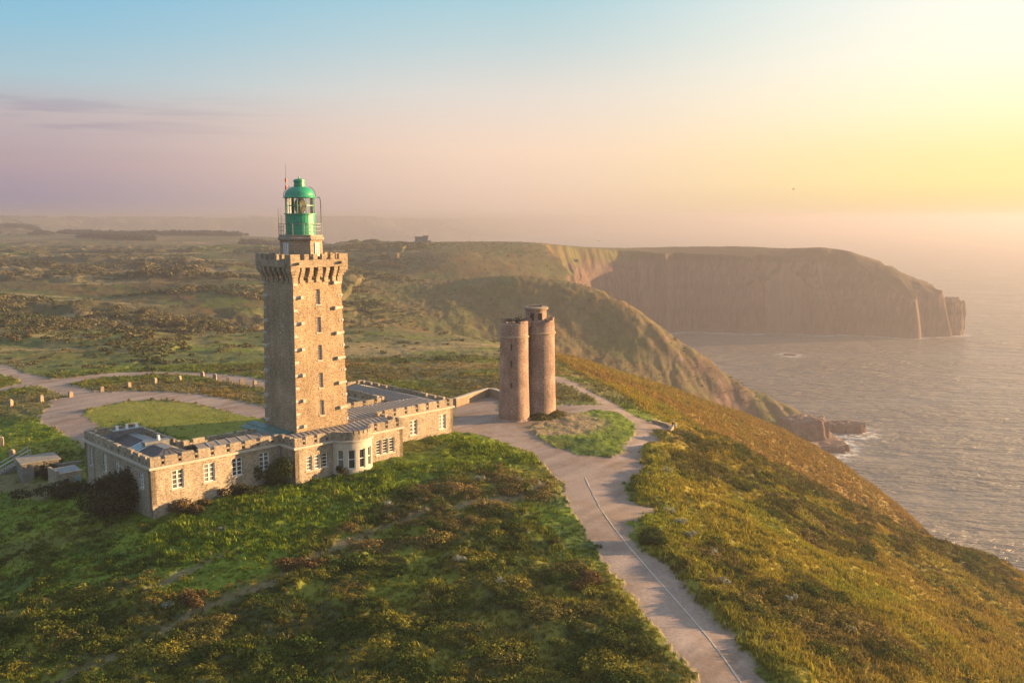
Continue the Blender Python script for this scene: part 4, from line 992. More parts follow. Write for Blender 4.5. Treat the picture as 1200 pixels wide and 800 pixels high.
    for r0, z0, r1, z1 in ((br, ZC - .26, br + .16, ZC - .18), (br + .16, ZC - .18, br + .16, ZC), (br + .16, ZC, br - .6, ZC)):
        for i in range(K):
            a, b = a_s + (a_e - a_s) * i / K, a_s + (a_e - a_s) * (i + 1) / K
            bc.add([arc(r0, a, z0), arc(r0, b, z0), arc(r1, b, z1), arc(r1, a, z1)], [(0, 1, 2, 3)])
    bc.build('cornice', 'pale_granite', t)
    bp = MB()
    nseg = 11
    for i in range(nseg):
        a, b = a_s + (a_e - a_s) * i / nseg, a_s + (a_e - a_s) * (i + 1) / nseg
        for (f0, f1, z1) in ((0, .74, 1.0), (.74, 1.0, .66)):
            q0, q1 = a + (b - a) * f0, a + (b - a) * f1
            bp.prism([arc(br, q0, ZC), arc(br, q1, ZC), arc(br - .4, q1, ZC), arc(br - .4, q0, ZC)], [arc(br, q0, ZC + z1), arc(br, q1, ZC + z1), arc(br - .4, q1, ZC + z1), arc(br - .4, q0, ZC + z1)])
    bp.build('parapet', 'dressed_stone', t, bevel=.015)
    # cornices and parapets
    e = .16
    loop = [((uL, bE), (uL, bF), e, e), ((uL, bF), (0, bF), -.5, -.16), ((0, bF), (0, 0), 0, e), ((0, 0), (bu - half, 0), -.5, -.1), ((bu + half, 0), (14.7, 0), -.1, e), ((14.7, 0), (14.7, 4.9), -.5, -.16),
            ((14.7, 4.9), (27, 4.9), 0, e), ((27, 4.9), (27, 25), -.5, e), ((27, 25), (21, 25), -.5, e), ((21, 25), (21, 12.4), -.5, -.16), ((-.2, 7.9), (uI, 7.9), 0, -.16), ((uI, 7.9), (uI, bE), 0, e), ((uI, bE), (uL, bE), -.5, -.5)]
    for p0, p1, e0, e1 in loop:
        cornice(t, p0, p1, ZC, TH, .16, e0, e1)
        tr = [0, 0]
        if e0 == -.5: tr[0] = .425
        if e1 == -.5: tr[1] = .425
        parapet(t, p0, p1, ZC, trim=tr)
    # skirting course
    for p0, p1 in (((uL, bF), (0, bF)), ((0, 0), (bu - half - .1, 0)), ((bu + half + .1, 0), (14.7, 0)), ((14.7, 4.9), (27, 4.9))):
        m = MB(); m.box(p0[0] + .01, p1[0] + .06, p0[1] - .07, p0[1] - .002, zlow, .55 if p0[0] > 5 else .35); m.build('plinth', 'house_stone', t)
    # roofs
    Z1 = ZC + .42
    zr = ZC + 1.0
    # long wing: lean-to towards the tower, brown zinc
    seam_roof(t, (uI + .2, bF + .55, Z1), (-.15, bF + .55, Z1), (-.15, 5.4, Z1 + .55), (uI + .2, 5.4, Z1 + .55), 'zinc', 1.15)
    seam_roof(t, (-.15, 7.4, Z1), (uI + .2, 7.4, Z1), (uI + .2, 5.42, Z1 + .55), (-.15, 5.42, Z1 + .55), 'zinc', 1.15)
    # end wing: slate hips with a glazed strip
    seam_roof(t, (uL + .55, bF + .55, Z1), (uI + .1, bF + .55, Z1), (-11.0, bF + 2.6, Z1 + .62), (-11.9, bF + 2.6, Z1 + .62), 'dark_slate', .9, .03, .03, 'dark_iron')
    seam_roof(t, (uL + .55, 18.6, Z1), (uL + .55, bF + .56, Z1), (-11.9, bF + 2.6, Z1 + .62), (-11.9, 16.6, Z1 + .62), 'dark_slate', .55, .03, .03, 'dark_iron')
    seam_roof(t, (uI - .55, bF + .56, Z1), (uI - .55, 18.6, Z1), (-11.0, 16.6, Z1 + .62), (-11.0, bF + 2.6, Z1 + .62), 'flat_roof', 1.8, .04, .03, 'flat_roof')
    m = MB(); m.box(uL + .5, uI - .5, 3.5, bE - .5, ZC - .3, ZC + .02); m.build('roof_deck', 'flat_roof', t)
    rdg = MB(); rdg.box(-11.93, -10.97, bF + 2.6, 16.6, Z1 + .58, Z1 + .66); rdg.build('ridge', 'lead', t)
    gs = MB()
    for i in range(4):
        y0 = 8.0 + i * .62; A, B = Vector((uL + .75, y0, Z1 + .09)), Vector((-12.0, y0, Z1 + .64))
        gs.prism([A, A + Vector((0, .42, 0)), B + Vector((0, .42, 0)), B], [A + Vector((0, 0, .05)), A + Vector((0, .42, .05)), B + Vector((0, .42, .05)), B + Vector((0, 0, .05))])
    gs.build('skylight', 'blue_steel', t)
    for (x, y, l, w, h, pots) in ((-11.7, 15.2, 3.2, .85, 1.0, 3), (-11.4, 8.6, 2.6, .8, .8, 1)):
        c = MB(); c.box(x - l / 2, x + l / 2, y - w / 2, y + w / 2, ZC, Z1 + h); c.box(x - l / 2 - .07, x + l / 2 + .07, y - w / 2 - .07, y + w / 2 + .07, Z1 + h + .002, Z1 + h + .12); co = c.build('chimney', 'lead', t)
        for i in range(pots):
            pm = MB(); pm.lathe([(.17, Z1 + h + .12), (.14, Z1 + h + .55), (.17, Z1 + h + .6)], 10, x - l / 2 + l * (i + .5) / pots + (.3 if pots == 1 else 0), y); pm.build('chimney_pot', 'white_paint', co)
    # pavilion: flat lead deck and shallow zinc slopes round the tower, green copper behind the inner corner
    m = MB(); m.box(.45, 14.25, .45, 12.0, ZC - .3, ZC + .02); m.build('roof_deck', 'flat_roof', t)
    seam_roof(t, (.1, bF + .6, Z1 + .0), (1.93, bF + .6, Z1 + .45), (1.93, 12.0, Z1 + .45), (.1, 12.0, Z1 + .0), 'verdigris', .8, .05, .05, 'verdigris')
    seam_roof(t, (.55, .55, Z1), (14.1, .55, Z1), (14.1, 2.75, Z1 + .42), (.55, 2.75, Z1 + .42), 'zinc', .62)
    seam_roof(t, (14.1, 2.76, Z1 + .42), (9.1, 2.76, Z1 + .42), (9.1, 5.2, Z1 + .05), (14.1, 5.2, Z1 + .05), 'zinc', .62)
    bd = MB(); bd.lathe([(2.2, ZC - .2), (2.2, ZC + .03)], 30, bu, bb); bd.build('roof_deck', 'flat_roof', t)
    # right wing and end wing
    m = MB(); m.box(14.3, 26.5, 5.4, 12.0, ZC - .3, ZC + .02); m.box(21.4, 26.5, 12.001, 24.5, ZC - .3, ZC + .02); m.build('roof_deck', 'flat_roof', t)
    seam_roof(t, (9.1, 5.45, Z1), (26.4, 5.45, Z1), (24.0, 8.4, Z1 + .62), (9.1, 8.4, Z1 + .62), 'zinc', .62)
    seam_roof(t, (21.2, 11.3, Z1), (9.1, 11.3, Z1), (9.1, 8.42, Z1 + .62), (24.0, 8.42, Z1 + .62), 'zinc', .62)
    seam_roof(t, (26.4, 5.46, Z1), (26.4, 24.3, Z1), (24.0, 22.0, Z1 + .62), (24.0, 8.4, Z1 + .62), 'zinc', .62)
    seam_roof(t, (21.5, 24.3, Z1), (21.5, 11.3, Z1), (24.0, 8.41, Z1 + .62), (24.0, 22.0, Z1 + .62), 'zinc', .62)
    parapet(t, (21, 12.3), (15, 12.3), ZC - .02, trim=(.5, 0)); 
    # rainwater pipes
    for u, b in ((-.18, bF - .12), (uL - .1, 17.6)):
        m = MB(); m.tube([(u, b, ZC - .3), (u, b, -1.5)], .06, 6); m.build('downpipe', 'zinc_seam', t)
    # small stone porch against the end wall
    return t
keepers_house()

# ------------------------------------------------------------------ ground cover (what nobody could count)
rng = np.random.default_rng(11)
def quads_mesh(name, V, mat):
    """V: (n,4,3) array of separate quads"""
    n = len(V); me = bpy.data.meshes.new(name)
    me.vertices.add(n * 4); me.loops.add(n * 4); me.polygons.add(n)
    me.vertices.foreach_set('co', V.astype(np.float32).ravel()); me.loops.foreach_set('vertex_index', np.arange(n * 4, dtype=np.int32))
    me.polygons.foreach_set('loop_start', np.arange(n, dtype=np.int32) * 4); me.update(calc_edges=True)
    me.materials.append(MAT[mat]); return me
def leaf_quads(P, nrm, size, r, aspect=.62):
    """one folded-free leaf quad at each point, roughly facing nrm"""
    n = len(P); t = r.normal(size=(n, 3)); d = nrm + .55 * r.normal(size=(n, 3)); d /= np.linalg.norm(d, axis=1)[:, None]
    a = np.cross(d, t); a /= np.linalg.norm(a, axis=1)[:, None] + 1e-9; b = np.cross(d, a)
    s = (size * r.uniform(.6, 1.35, n))[:, None]
    return np.stack([P - a * s * aspect * .5 - b * s * .5, P + a * s * aspect * .5 - b * s * .35, P + a * s * aspect * .35 + b * s * .5, P - a * s * aspect * .5 + b * s * .4], 1)
def cushion(seed, n=150, size=.19, flat=.75):
    r = np.random.default_rng(seed); k = r.integers(3, 6)
    C = np.stack([r.normal(0, .42, k), r.normal(0, .42, k), r.uniform(.0, .28, k)], -1); rad = r.uniform(.42, .72, k)
    d = r.normal(size=(n, 3)); d[:, 2] = np.abs(d[:, 2]) * 1.1 - .12; d /= np.linalg.norm(d, axis=1)[:, None]
    i = r.integers(0, k, n); P = C[i] + d * (rad[i] * r.uniform(.72, 1.08, n))[:, None]; P[:, 2] *= flat
    up = d.copy(); up[:, 2] += .25
    return quads_mesh('cushion', leaf_quads(P, up, size, r), 'plant')
def tuft(seed, n=13):
    r = np.random.default_rng(seed); Q_ = []
    for i in range(n):
        a = r.uniform(0, 6.283); o = r.normal(0, .22, 2); h = r.uniform(.55, 1.1); lean = r.uniform(.1, .55); w = r.uniform(.05, .10)
        t = np.array((-math.sin(a), math.cos(a), 0)); d = np.array((math.cos(a), math.sin(a), 0)); b = np.array((o[0], o[1], -.1))
        m = b + d * lean * .35 * h + np.array((0, 0, .62 * h)); e = b + d * lean * h + np.array((0, 0, h * (1 - .35 * lean)))
        Q_.append([b - t * w, b + t * w, m + t * w * .7, m - t * w * .7]); Q_.append([m - t * w * .7, m + t * w * .7, e + t * w * .12, e - t * w * .12])
    return quads_mesh('tuft', np.array(Q_), 'plant')
def scatter(name, xyz, scale, tint, meshes, sz=None):
    n = len(xyz); me = bpy.data.meshes.new(name); me.vertices.add(n); me.vertices.foreach_set('co', xyz.astype(np.float32).ravel())
    def attr(nm, typ, key, arr):
        a = me.attributes.new(nm, typ, 'POINT'); a.data.foreach_set(key, np.ascontiguousarray(arr).ravel())
    rot = np.stack([rng.normal(0, .10, n), rng.normal(0, .10, n), rng.uniform(0, 6.283, n)], -1).astype(np.float32)
    sv = np.stack([scale, scale, scale * (rng.uniform(.75, 1.2, n) if sz is None else sz)], -1).astype(np.float32)
    attr('rot', 'FLOAT_VECTOR', 'vector', rot); attr('siz', 'FLOAT_VECTOR', 'vector', sv)
    attr('pick', 'INT', 'value', rng.integers(0, len(meshes), n).astype(np.int32))
    attr('tint', 'FLOAT_COLOR', 'color', np.concatenate([np.clip(tint, .003, 1), np.ones((n, 1))], 1).astype(np.float32))
    src = bpy.data.collections.new(name + '_kinds')
    for i, m in enumerate(meshes): src.objects.link(bpy.data.objects.new('%s_kind_%02d' % (name, i), m))
    ng = bpy.data.node_groups.new(name, 'GeometryNodeTree')
    ng.interface.new_socket('Geometry', in_out='INPUT', socket_type='NodeSocketGeometry'); ng.interface.new_socket('Geometry', in_out='OUTPUT', socket_type='NodeSocketGeometry')
    gi, go = ng.nodes.new('NodeGroupInput'), ng.nodes.new('NodeGroupOutput')
    ci = ng.nodes.new('GeometryNodeCollectionInfo'); ci.inputs[0].default_value = src; ci.inputs['Separate Children'].default_value = True; ci.inputs['Reset Children'].default_value = True
    ip = ng.nodes.new('GeometryNodeInstanceOnPoints'); ip.inputs['Pick Instance'].default_value = True
    def na(nm, typ):
        a = ng.nodes.new('GeometryNodeInputNamedAttribute'); a.data_type = typ; a.inputs['Name'].default_value = nm
        return next(s for s in a.outputs if s.enabled and s.name == 'Attribute')
    L = ng.links.new
    L(gi.outputs[0], ip.inputs['Points']); L(ci.outputs[0], ip.inputs['Instance']); L(na('pick', 'INT'), ip.inputs['Instance Index'])
    L(na('rot', 'FLOAT_VECTOR'), ip.inputs['Rotation']); L(na('siz', 'FLOAT_VECTOR'), ip.inputs['Scale']); L(ip.outputs[0], go.inputs[0])
    o = bpy.data.objects.new(name, me); COL.objects.link(o); o['kind'] = 'stuff'
    md = o.modifiers.new('scatter', 'NODES'); md.node_group = ng
    return o
def in_house(x, y, pad=.3):
    u = ((x - OX) + (y - OY)) * Q; b = ((y - OY) - (x - OX)) * Q
    return ((u > -14.5 - pad) & (u < -8.9 + pad) & (b > 3 - pad) & (b < 20.2 + pad)) | ((u > -9) & (u < 0) & (b > 3 - pad) & (b < 8)) | ((u > -pad) & (u < 14.7 + pad) & (b > -pad) & (b < 12.4 + pad)) | \
           ((u > 14.7) & (u < 27 + pad) & (b > 4.9 - pad) & (b < 12.4)) | ((u > 21 - pad) & (u < 27 + pad) & (b > 12) & (b < 25 + pad)) | (np.hypot(u - 7.4, b - .62) < 2.62 + pad)
def candidates(n, r0, r1, p, az=44):
    a = rng.uniform(-az, az, n) * math.pi / 180; u = rng.uniform(0, 1, n)
    k = 2 - p; r = (r0 ** k + u * (r1 ** k - r0 ** k)) ** (1 / k)
    return r * np.sin(a), r * np.cos(a)
CUSH = [cushion(100 + i) for i in range(9)]
CUSH_LOW = [cushion(200 + i, 60, .27) for i in range(5)]
TUFT = [tuft(300 + i) for i in range(8)]
BROWN = np.array((.20, .135, .055)); TIPS = np.array((.18, .165, .030)); GORSE = np.array((.052, .078, .018))
def cover():
    # grasses
    x, y = candidates(250000, 36, 265, .85)
    Z = zones(x, y); ih = in_house(x, y)
    p = (1 - Z['road']) * (1 - .55 * Z['heath']) * (1 - .93 * Z['lawn']) * (1 - .8 * Z['trail']) * (1 - .7 * Z['dirt'])
    p *= np.where(np.hypot(x, y) > 190, Z['slope'], 1)
    p *= np.where(Z['slope'] > .5, 1, np.where(Z['bank'] > .5, 1, .6)) * sstep(1.0, -.2, Z['road_sd'])
    # the closely grazed lawns and stony ground round the old tower stay short
    p *= sstep(8, 13, np.hypot(x - 6, y - 127)) * .9 + .1
    k = (rng.uniform(0, 1, len(x)) < p) & ~ih
    x, y = x[k], y[k]; Zk = {q: v[k] for q, v in Z.items()}
    z, _ = full_height(x, y, Zk); col = ground_color(x, y, z, Zk, np.zeros_like(x))
    v = rng.uniform(.82, 1.22, len(x)); tall = fbm(x / 3, y / 3, 2, 111)
    s = (.20 + .42 * tall) * np.where(Zk['bank'] > .5, 1.35, 1.0) * np.where(Zk['slope'] > .5, 1.25, 1.0) * np.where(y > 140, 1.3, 1.0) * rng.uniform(.7, 1.3, len(x))
    s *= np.where(np.hypot(x - 8, y - 125) < 17, .5, 1)
    s *= np.where((Zk['bank'] < .3) & (Zk['slope'] < .3) & (Zk['heath_zone'] < .3), .8, 1)
    col = col * v[:, None] * np.array((1.12, 1.1, .9)); col = mixa(col, STRAW, (rng.uniform(0, 1, len(x)) < .05).astype(float) * .5)
    scatter('grass', np.stack([x, y, z - .03], -1), s, col, TUFT)
    # gorse and heather cushions
    x, y = candidates(150000, 36, 175, .7)
    Z = zones(x, y); ih = in_house(x, y, .8)
    hz = np.maximum(Z['heath'], Z['slope_heath'] * .9)
    dark = sstep(.58, .66, fbm(x / 7, y / 7, 3, 121)) * Z['slope'] * .25
    darkl = sstep(-24, -34, x) * sstep(100, 80, y) * sstep(.35, .6, fbm(x / 2, y / 2, 2, 123)) * .6
    p = np.maximum(np.maximum(hz, dark), darkl) * (1 - Z['road']) * sstep(-.3, -1.6, Z['road_sd']) * np.clip(1 - 1.15 * Z['trail'], 0, 1) * (1 - Z['dirt']) * (1 - Z['lawn'])
    p = np.minimum(p, 1) * .56
    k = (rng.uniform(0, 1, len(x)) < p) & ~ih
    x, y = x[k], y[k]; Zk = {q: v[k] for q, v in Z.items()}
    z, _ = full_height(x, y, Zk)
    a = fbm(x / 4.5, y / 4.5, 3, 131); b = fbm(x / 1.8, y / 1.8, 2, 133); m1 = fbm(x / 14, y / 14, 2, 135)
    col = mixa(np.ones((len(x), 1)) * GORSE, TIPS, sstep(.40, .64, b)); col = mixa(col, BROWN, sstep(.56, .68, a) * .4)
    band = sstep(-3, 1, local_sd(x, y, [(-15.05,77.45),(-13.86,89.69),(-9.33,96.97),(-4.46,103.22),(1.9,98.97),(3.46,89.69),(0.0,86.95),(-6.35,81.94),(-11.0,75.38)], 10))
    col = mixa(col, BROWN * np.array((.95, .95, 1.1)), band * .65 * sstep(.3, .5, b)); col = mixa(col, DGREEN * .9, darkl[k] * 1.2)
    col = mixa(col, BROWN * 1.0, (Zk['slope'] > .5) * sstep(.48, .64, a) * .5)
    col *= rng.uniform(.65, 1.4, len(x))[:, None]
    s = (.20 + .72 * fbm(x / 2.4, y / 2.4, 2, 137) ** 1.6) * rng.uniform(.65, 1.3, len(x)) * np.where(Zk['slope'] > .5, 1.15, 1)
    scatter('heath', np.stack([x, y, z - .05], -1), s, col, CUSH)
    # scrub on the plain and the hill beyond
    x, y = candidates(90000, 165, 720, 1.35, 40)
    Z = zones(x, y); rr = np.hypot(x, y)
    patch = sstep(.50, .62, fbm(x / 60, y / 34, 3, 99)) * (x < -60)
    hed = sstep(.53, .58, fbm(x / 95, y / 24, 3, 141)) * sstep(-30, -80, x) * sstep(215, 260, rr)
    s0 = coast_sd(x, y)
    p = np.clip(patch * .10 + hed * .34 + .03 + .10 * (x > -60) * (y > 290) + .06 * sstep(.5, .6, fbm(x / 13, y / 13, 2, 143)), 0, 1) * (s0 > 14) * (1 - Z['road']) * (1 - Z['slope'])
    k = rng.uniform(0, 1, len(x)) < p
    x, y, rr, patch, hed = x[k], y[k], rr[k], patch[k], hed[k]; Zk = {q: v[k] for q, v in Z.items()}
    z, _ = full_height(x, y, Zk)
    b = fbm(x / 9, y / 9, 2, 145)
    col = mixa(np.ones((len(x), 1)) * np.array((.066, .074, .032)), np.array((.118, .10, .048)), sstep(.42, .66, b)) * rng.uniform(.7, 1.35, len(x))[:, None]
    s = (.5 + .7 * b) * (1 + 1.6 * hed * sstep(240, 330, rr) + .7 * patch) * rng.uniform(.6, 1.3, len(x))
    scatter('scrub', np.stack([x, y, z - .1], -1), s, col, CUSH_LOW)
    # woods far inland
    LN = [(1180, 5), (1420, 6), (1750, 8), (2150, 9), (2600, 14), (3000, 40), (3300, 60), (3700, 60), (4300, 120)]
    n = 2600; a = np.concatenate([rng.uniform(-42, -9 if r0 < 2500 else 1, n) for r0, _ in LN]) * math.pi / 180; r = np.concatenate([r0 + rng.normal(0, w, n) for r0, w in LN]) + (fbm(a * 9, a * 0 + 3, 3, 157) - .5) * 500
    x, y = r * np.sin(a), r * np.cos(a); ln = np.repeat(np.arange(len(LN)), n)
    row = np.maximum(sstep(.56, .60, fbm(x / 420, y / 110, 3, 151)), (np.abs(fbm(x / 600, y / 260, 2, 153) - .5) < .012) * 1.0) * sstep(.40, .45, fbm(x / 130, y / 130, 2, 155))
    gapn = fbm(a * 26 + ln * 7.3, a * 0 + ln * 3.1, 3, 159)
    k = ((row > .5) & (rng.uniform(0, 1, len(x)) < .1)) | (gapn > np.where(ln > 4, .40, .52)); k &= coast_sd(x, y) > 60; x, y = x[k], y[k]
    z, _ = full_height(x, y); s = rng.uniform(3.5, 7.5, len(x))
    scatter('far_woods', np.stack([x, y, z + s * .3], -1), s, np.ones((len(x), 1)) * np.array((.030, .036, .022)) * rng.uniform(.8, 1.2, len(x))[:, None], CUSH_LOW, rng.uniform(.8, 1.3, len(x)))
cover()

# ------------------------------------------------------------------ the old round tower
def old_tower():
    t = thing('old_tower', 'squat ruined twin-cylinder brick and stone tower beside the path', 'tower', (1.6, 130.0, 0))
    lc, rc = (-1.28, -1.0), (2.42, 1.6)
    ZL, ZR = 14.55, 13.6
    def bx(m, c, a0, a1, r0, r1, z0, z1, n=10):
        P = lambda r, a, z: (c[0] + r * math.cos(a), c[1] + r * math.sin(a), z)
        for i in range(n):
            p, q = a0 + (a1 - a0) * i / n, a0 + (a1 - a0) * (i + 1) / n
            m.prism([P(r1, p, z0), P(r1, q, z0), P(r0, q, z0), P(r0, p, z0)], [P(r1, p, z1), P(r1, q, z1), P(r0, q, z1), P(r0, p, z1)])
    # stair turret with slit windows: wall built in bands so that the slits are real openings
    def tur(c, prof, slits, name, n=48):
        m = MB(); zs = sorted(set([z for _, z in prof] + [s[1] for s in slits] + [s[2] for s in slits]))
        rad = lambda z: float(np.interp(z, [p[1] for p in prof], [p[0] for p in prof]))
        P = lambda r, k, z: (c[0] + r * math.cos(2 * math.pi * k / n), c[1] + r * math.sin(2 * math.pi * k / n), z)
        for j in range(len(zs) - 1):
            z0, z1 = zs[j], zs[j + 1]
            for k in range(n):
                if any(s[1] < (z0 + z1) / 2 < s[2] and k == s[0] for s in slits):
                    r0, r1 = rad(z0), rad(z1); 
                    m.add([P(r0 - .5, k, z0), P(r0 - .5, k + 1, z0), P(r1 - .5, k + 1, z1), P(r1 - .5, k, z1)], [(0, 1, 2, 3)])
                    for kk in (k, k + 1): m.add([P(r0, kk, z0), P(r0 - .5, kk, z0), P(r1 - .5, kk, z1), P(r1, kk, z1)], [(0, 1, 2, 3)])
                    for z in (z0, z1): m.add([P(rad(z), k, z), P(rad(z), k + 1, z), P(rad(z) - .5, k + 1, z), P(rad(z) - .5, k, z)], [(0, 1, 2, 3)])
                    continue
                m.add([P(rad(z0), k, z0), P(rad(z0), k + 1, z0), P(rad(z1), k + 1, z1), P(rad(z1), k, z1)], [(0, 1, 2, 3)])
        zt = zs[-1]; m.add([P(rad(zt), k, zt) for k in range(n)], [tuple(range(n))])
        return m.build(name, 'old_stone', t)
    sl = [(34, 5.0, 5.7), (34, 8.0, 8.9), (34, 10.4, 11.3)]
    st = tur(lc, [(2.42, -.6), (2.24, .4), (2.08, 6), (1.98, ZL - 1.2), (1.98, ZL - .6)], sl, 'stair_turret')
    m = MB()
    rp = random.Random(12); a = 0.0
    while a < 2 * math.pi - .1:
        w_ = rp.uniform(.10, .42); h_ = rp.choice((-.25, -.08, .0, .10, .16, .22, .34)) + rp.uniform(-.05, .05)
        if h_ > -.2: bx(m, lc, a, min(a + w_, 2 * math.pi), 1.50 + rp.uniform(-.03, .03), 1.97 + rp.uniform(-.05, .02), ZL - .6, ZL - .28 + h_, 3)
        a += w_
    m.build('broken_parapet', 'old_stone', st, jag=.03)
    s1 = MB(); s1.lathe([(1.96, ZL - 2.55), (2.12, ZL - 2.5), (2.12, ZL - 2.3), (1.97, ZL - 2.25)], 48, *lc, cap=False); s1.build('string_course', 'wall_stone', st)
    cp = MB(); bx(cp, lc, 3.3, 5.45, 1.9, 2.03, ZL - .64, ZL - .56, 14); cp.build('coping', 'kerb_stone', st)
    mt = tur(rc, [(2.6, -.6), (2.44, .5), (2.27, 6), (2.16, ZR - 1.2), (2.16, ZR + .1)], [(31, 6.2, 6.9)], 'tower_shaft')
    s2 = MB(); s2.lathe([(2.14, ZR - 1.35), (2.33, ZR - 1.3), (2.33, ZR - 1.1), (2.15, ZR - 1.05)], 48, *rc, cap=False); s2.build('string_course', 'wall_stone', mt)
    pb = MB()
    a = -2.1
    while a < 2.4:
        w_ = rp.uniform(.10, .38); h_ = .25 + .75 * math.exp(-((a + .15) / .8) ** 2) + rp.uniform(-.14, .14)
        if a > -1.35 or rp.random() < .6: bx(pb, rc, a, a + w_, 1.62 + rp.uniform(-.03, .03), 2.15 + rp.uniform(-.05, .02), ZR + .08, ZR + (h_ if a > -1.35 else .2), 3)
        a += w_
    pb.build('broken_parapet', 'old_stone', mt, jag=.05)
    # upper lamp stage set back on the tower, with a dark opening and a flat cap slab
    uc = (rc[0] - .55, rc[1] - .1)
    n = 32; op = {25, 26, 21, 22}
    up = MB(); P = lambda r, k, z: (uc[0] + r * math.cos(2 * math.pi * k / n), uc[1] + r * math.sin(2 * math.pi * k / n), z)
    for k in range(n):
        for z0, z1 in ((ZR + .05, ZR + .7), (ZR + .7, ZR + 1.7), (ZR + 1.7, ZR + 2.1)):
            hole = (k in op and z0 > ZR + .5 and z1 < ZR + 2) 
            if hole:
                for kk in (k, k + 1): up.add([P(1.52, kk, z0), P(1.1, kk, z0), P(1.1, kk, z1), P(1.52, kk, z1)], [(0, 1, 2, 3)])
                continue
            up.add([P(1.62 if z0 < ZR + .5 else 1.52, k, z0), P(1.62 if z0 < ZR + .5 else 1.52, k + 1, z0), P(1.52, k + 1, z1), P(1.52, k, z1)], [(0, 1, 2, 3)])
    uo = up.build('lamp_stage', 'old_stone', mt)
    inn = MB(); inn.lathe([(1.1, ZR), (1.1, ZR + 2.1)], 24, *uc); inn.build('lamp_chamber', 'dark_iron', uo)
    cs = MB(); cs.lathe([(1.5, ZR + 2.1), (1.76, ZR + 2.18), (1.78, ZR + 2.45), (1.6, ZR + 2.52)], 32, *uc); cs.build('cap_slab', 'wall_stone', uo, bevel=.03)
    for (dx, dy, w, h) in ((-.3, -.2, .75, .32), (.35, .1, .5, .28), (.75, -.3, .3, .4), (-.9, .2, .35, .2)):
        b = MB(); b.box(uc[0] + dx - w / 2, uc[0] + dx + w / 2, uc[1] + dy - .3, uc[1] + dy + .3, ZR + 2.515, ZR + 2.52 + h); b.build('loose_block', 'wall_stone', uo, bevel=.05, jag=.03)
    # stub of masonry between the two heads, and grass tufts rooted in the ruin
    sb = MB(); sb.box(.1, 1.1, -.6, .6, ZR - .2, ZR + 1.0); sb.box(.3, .9, -.5, .3, ZR + 1.0, ZR + 1.35); sb.build('masonry_stub', 'old_stone', mt, jag=.06)
    r = np.random.default_rng(5); n = 260
    pp = np.stack([lc[0] + .35 + r.normal(0, .75, n), lc[1] + .3 + r.normal(0, .6, n), ZL - .62 + np.abs(r.normal(0, .32, n))], -1)
    me = quads_mesh('roof_weeds', leaf_quads(pp, np.array([[0, 0, 1.0]]) + 0 * pp, .26, r), 'dark_leaves'); o = bpy.data.objects.new('roof_weeds', me); COL.objects.link(o); o.parent = st
    # rubble footing
    ft = MB(); rnd = random.Random(3)
    for c, r0 in ((lc, 2.75), (rc, 2.95)):
        ft.lathe([(r0 + .5, -.6), (r0 + .1, .12), (r0 - .35, .38), (r0 - .7, .5)], 22, *c)
    ft.build('rubble_footing', 'old_stone', t, jag=.13)
old_tower()
def mound():
    # earth and turf heaped against the foot of the old tower
    r = np.random.default_rng(8); n = 2600
    a = r.uniform(-2.3, .35, n); d = np.abs(r.normal(0, 1.1, n)); cx, cy = 1.6 + 2.42, 130 + 1.6
    x = cx + (2.2 + d) * np.cos(a); y = cy + (2.2 + d) * np.sin(a); z = np.clip(.95 - .42 * d, 0, 1) * (.6 + .4 * np.sin(a * 3) ** 2) + r.uniform(-.05, .12, n)
    me = quads_mesh('turf_mound', leaf_quads(np.stack([x, y, z], -1), np.tile([[.2, -.2, 1.0]], (n, 1)), .36, r), 'turf_leaves')
    o = bpy.data.objects.new('turf_mound', me); COL.objects.link(o); tag(o, 'overgrown turf mound heaped against the foot of the old round tower', 'mound')
mound()

# ------------------------------------------------------------------ bushes and shrubs
def bush(name, label, loc, rx, ry, rz, n, mat, seed, size=.16, lobes=9, group=None, twigs=True):
    z = gz(*loc); t = thing(name, label, 'bush' if name == 'bush' else 'shrub', (loc[0], loc[1], z), 0, group)
    r = np.random.default_rng(seed)
    C = np.stack([r.normal(0, .38, lobes), r.normal(0, .38, lobes), r.uniform(.25, .72, lobes)], -1); rad = r.uniform(.26, .46, lobes)
    i = r.integers(0, lobes, n); d = r.normal(size=(n, 3)); d /= np.linalg.norm(d, axis=1)[:, None]
    P = C[i] + d * (rad[i] * r.uniform(.45, 1.12, n) ** .6)[:, None]; P[:, 2] = np.maximum(P[:, 2], -.05); P *= np.array((rx, ry, rz))
    me = quads_mesh('crown', leaf_quads(P, d, size, r), mat); o = bpy.data.objects.new('crown', me); COL.objects.link(o); o.parent = t
    if twigs:
        m = MB()
        for k in range(lobes): m.tube([(r.normal(0, .12), r.normal(0, .12), -.3), tuple(C[k] * np.array((rx, ry, rz)) * .55), tuple(C[k] * np.array((rx, ry, rz)))], .07 * rz / 3, 5, .02)
        m.build('stems', 'bark', t)
    return t
bush('bush', 'large dark twiggy bush growing against the near left corner of the keepers\' house', (-40.92,91.23), 4.6, 3.4, 4.4, 15000, 'dark_leaves', 1, .17, 14)
bush('bush', 'dark rounded bush tucked in the inner corner where the long wing meets the pavilion', (-25.8,96.35), 2.0, 1.6, 3.0, 5000, 'green_leaves', 2, .15, 9)
bush('bush', 'low dark bush along the long wing wall, left of the rounded corner bush', (-28.5,93.24), 2.4, 1.0, 1.3, 2600, 'dark_leaves', 3, .14, 8)
bush('bush', 'small dark bush at the foot of the bow window', (-18.94,98.97), .7, .7, 1.1, 900, 'dark_leaves', 4, .12, 5)
bush('bush', 'pale brown dry thicket in front of the near corner of the long wing', (-32.52,89.02), 2.8, 1.3, 1.1, 3200, 'brown_leaves', 5, .14, 9)
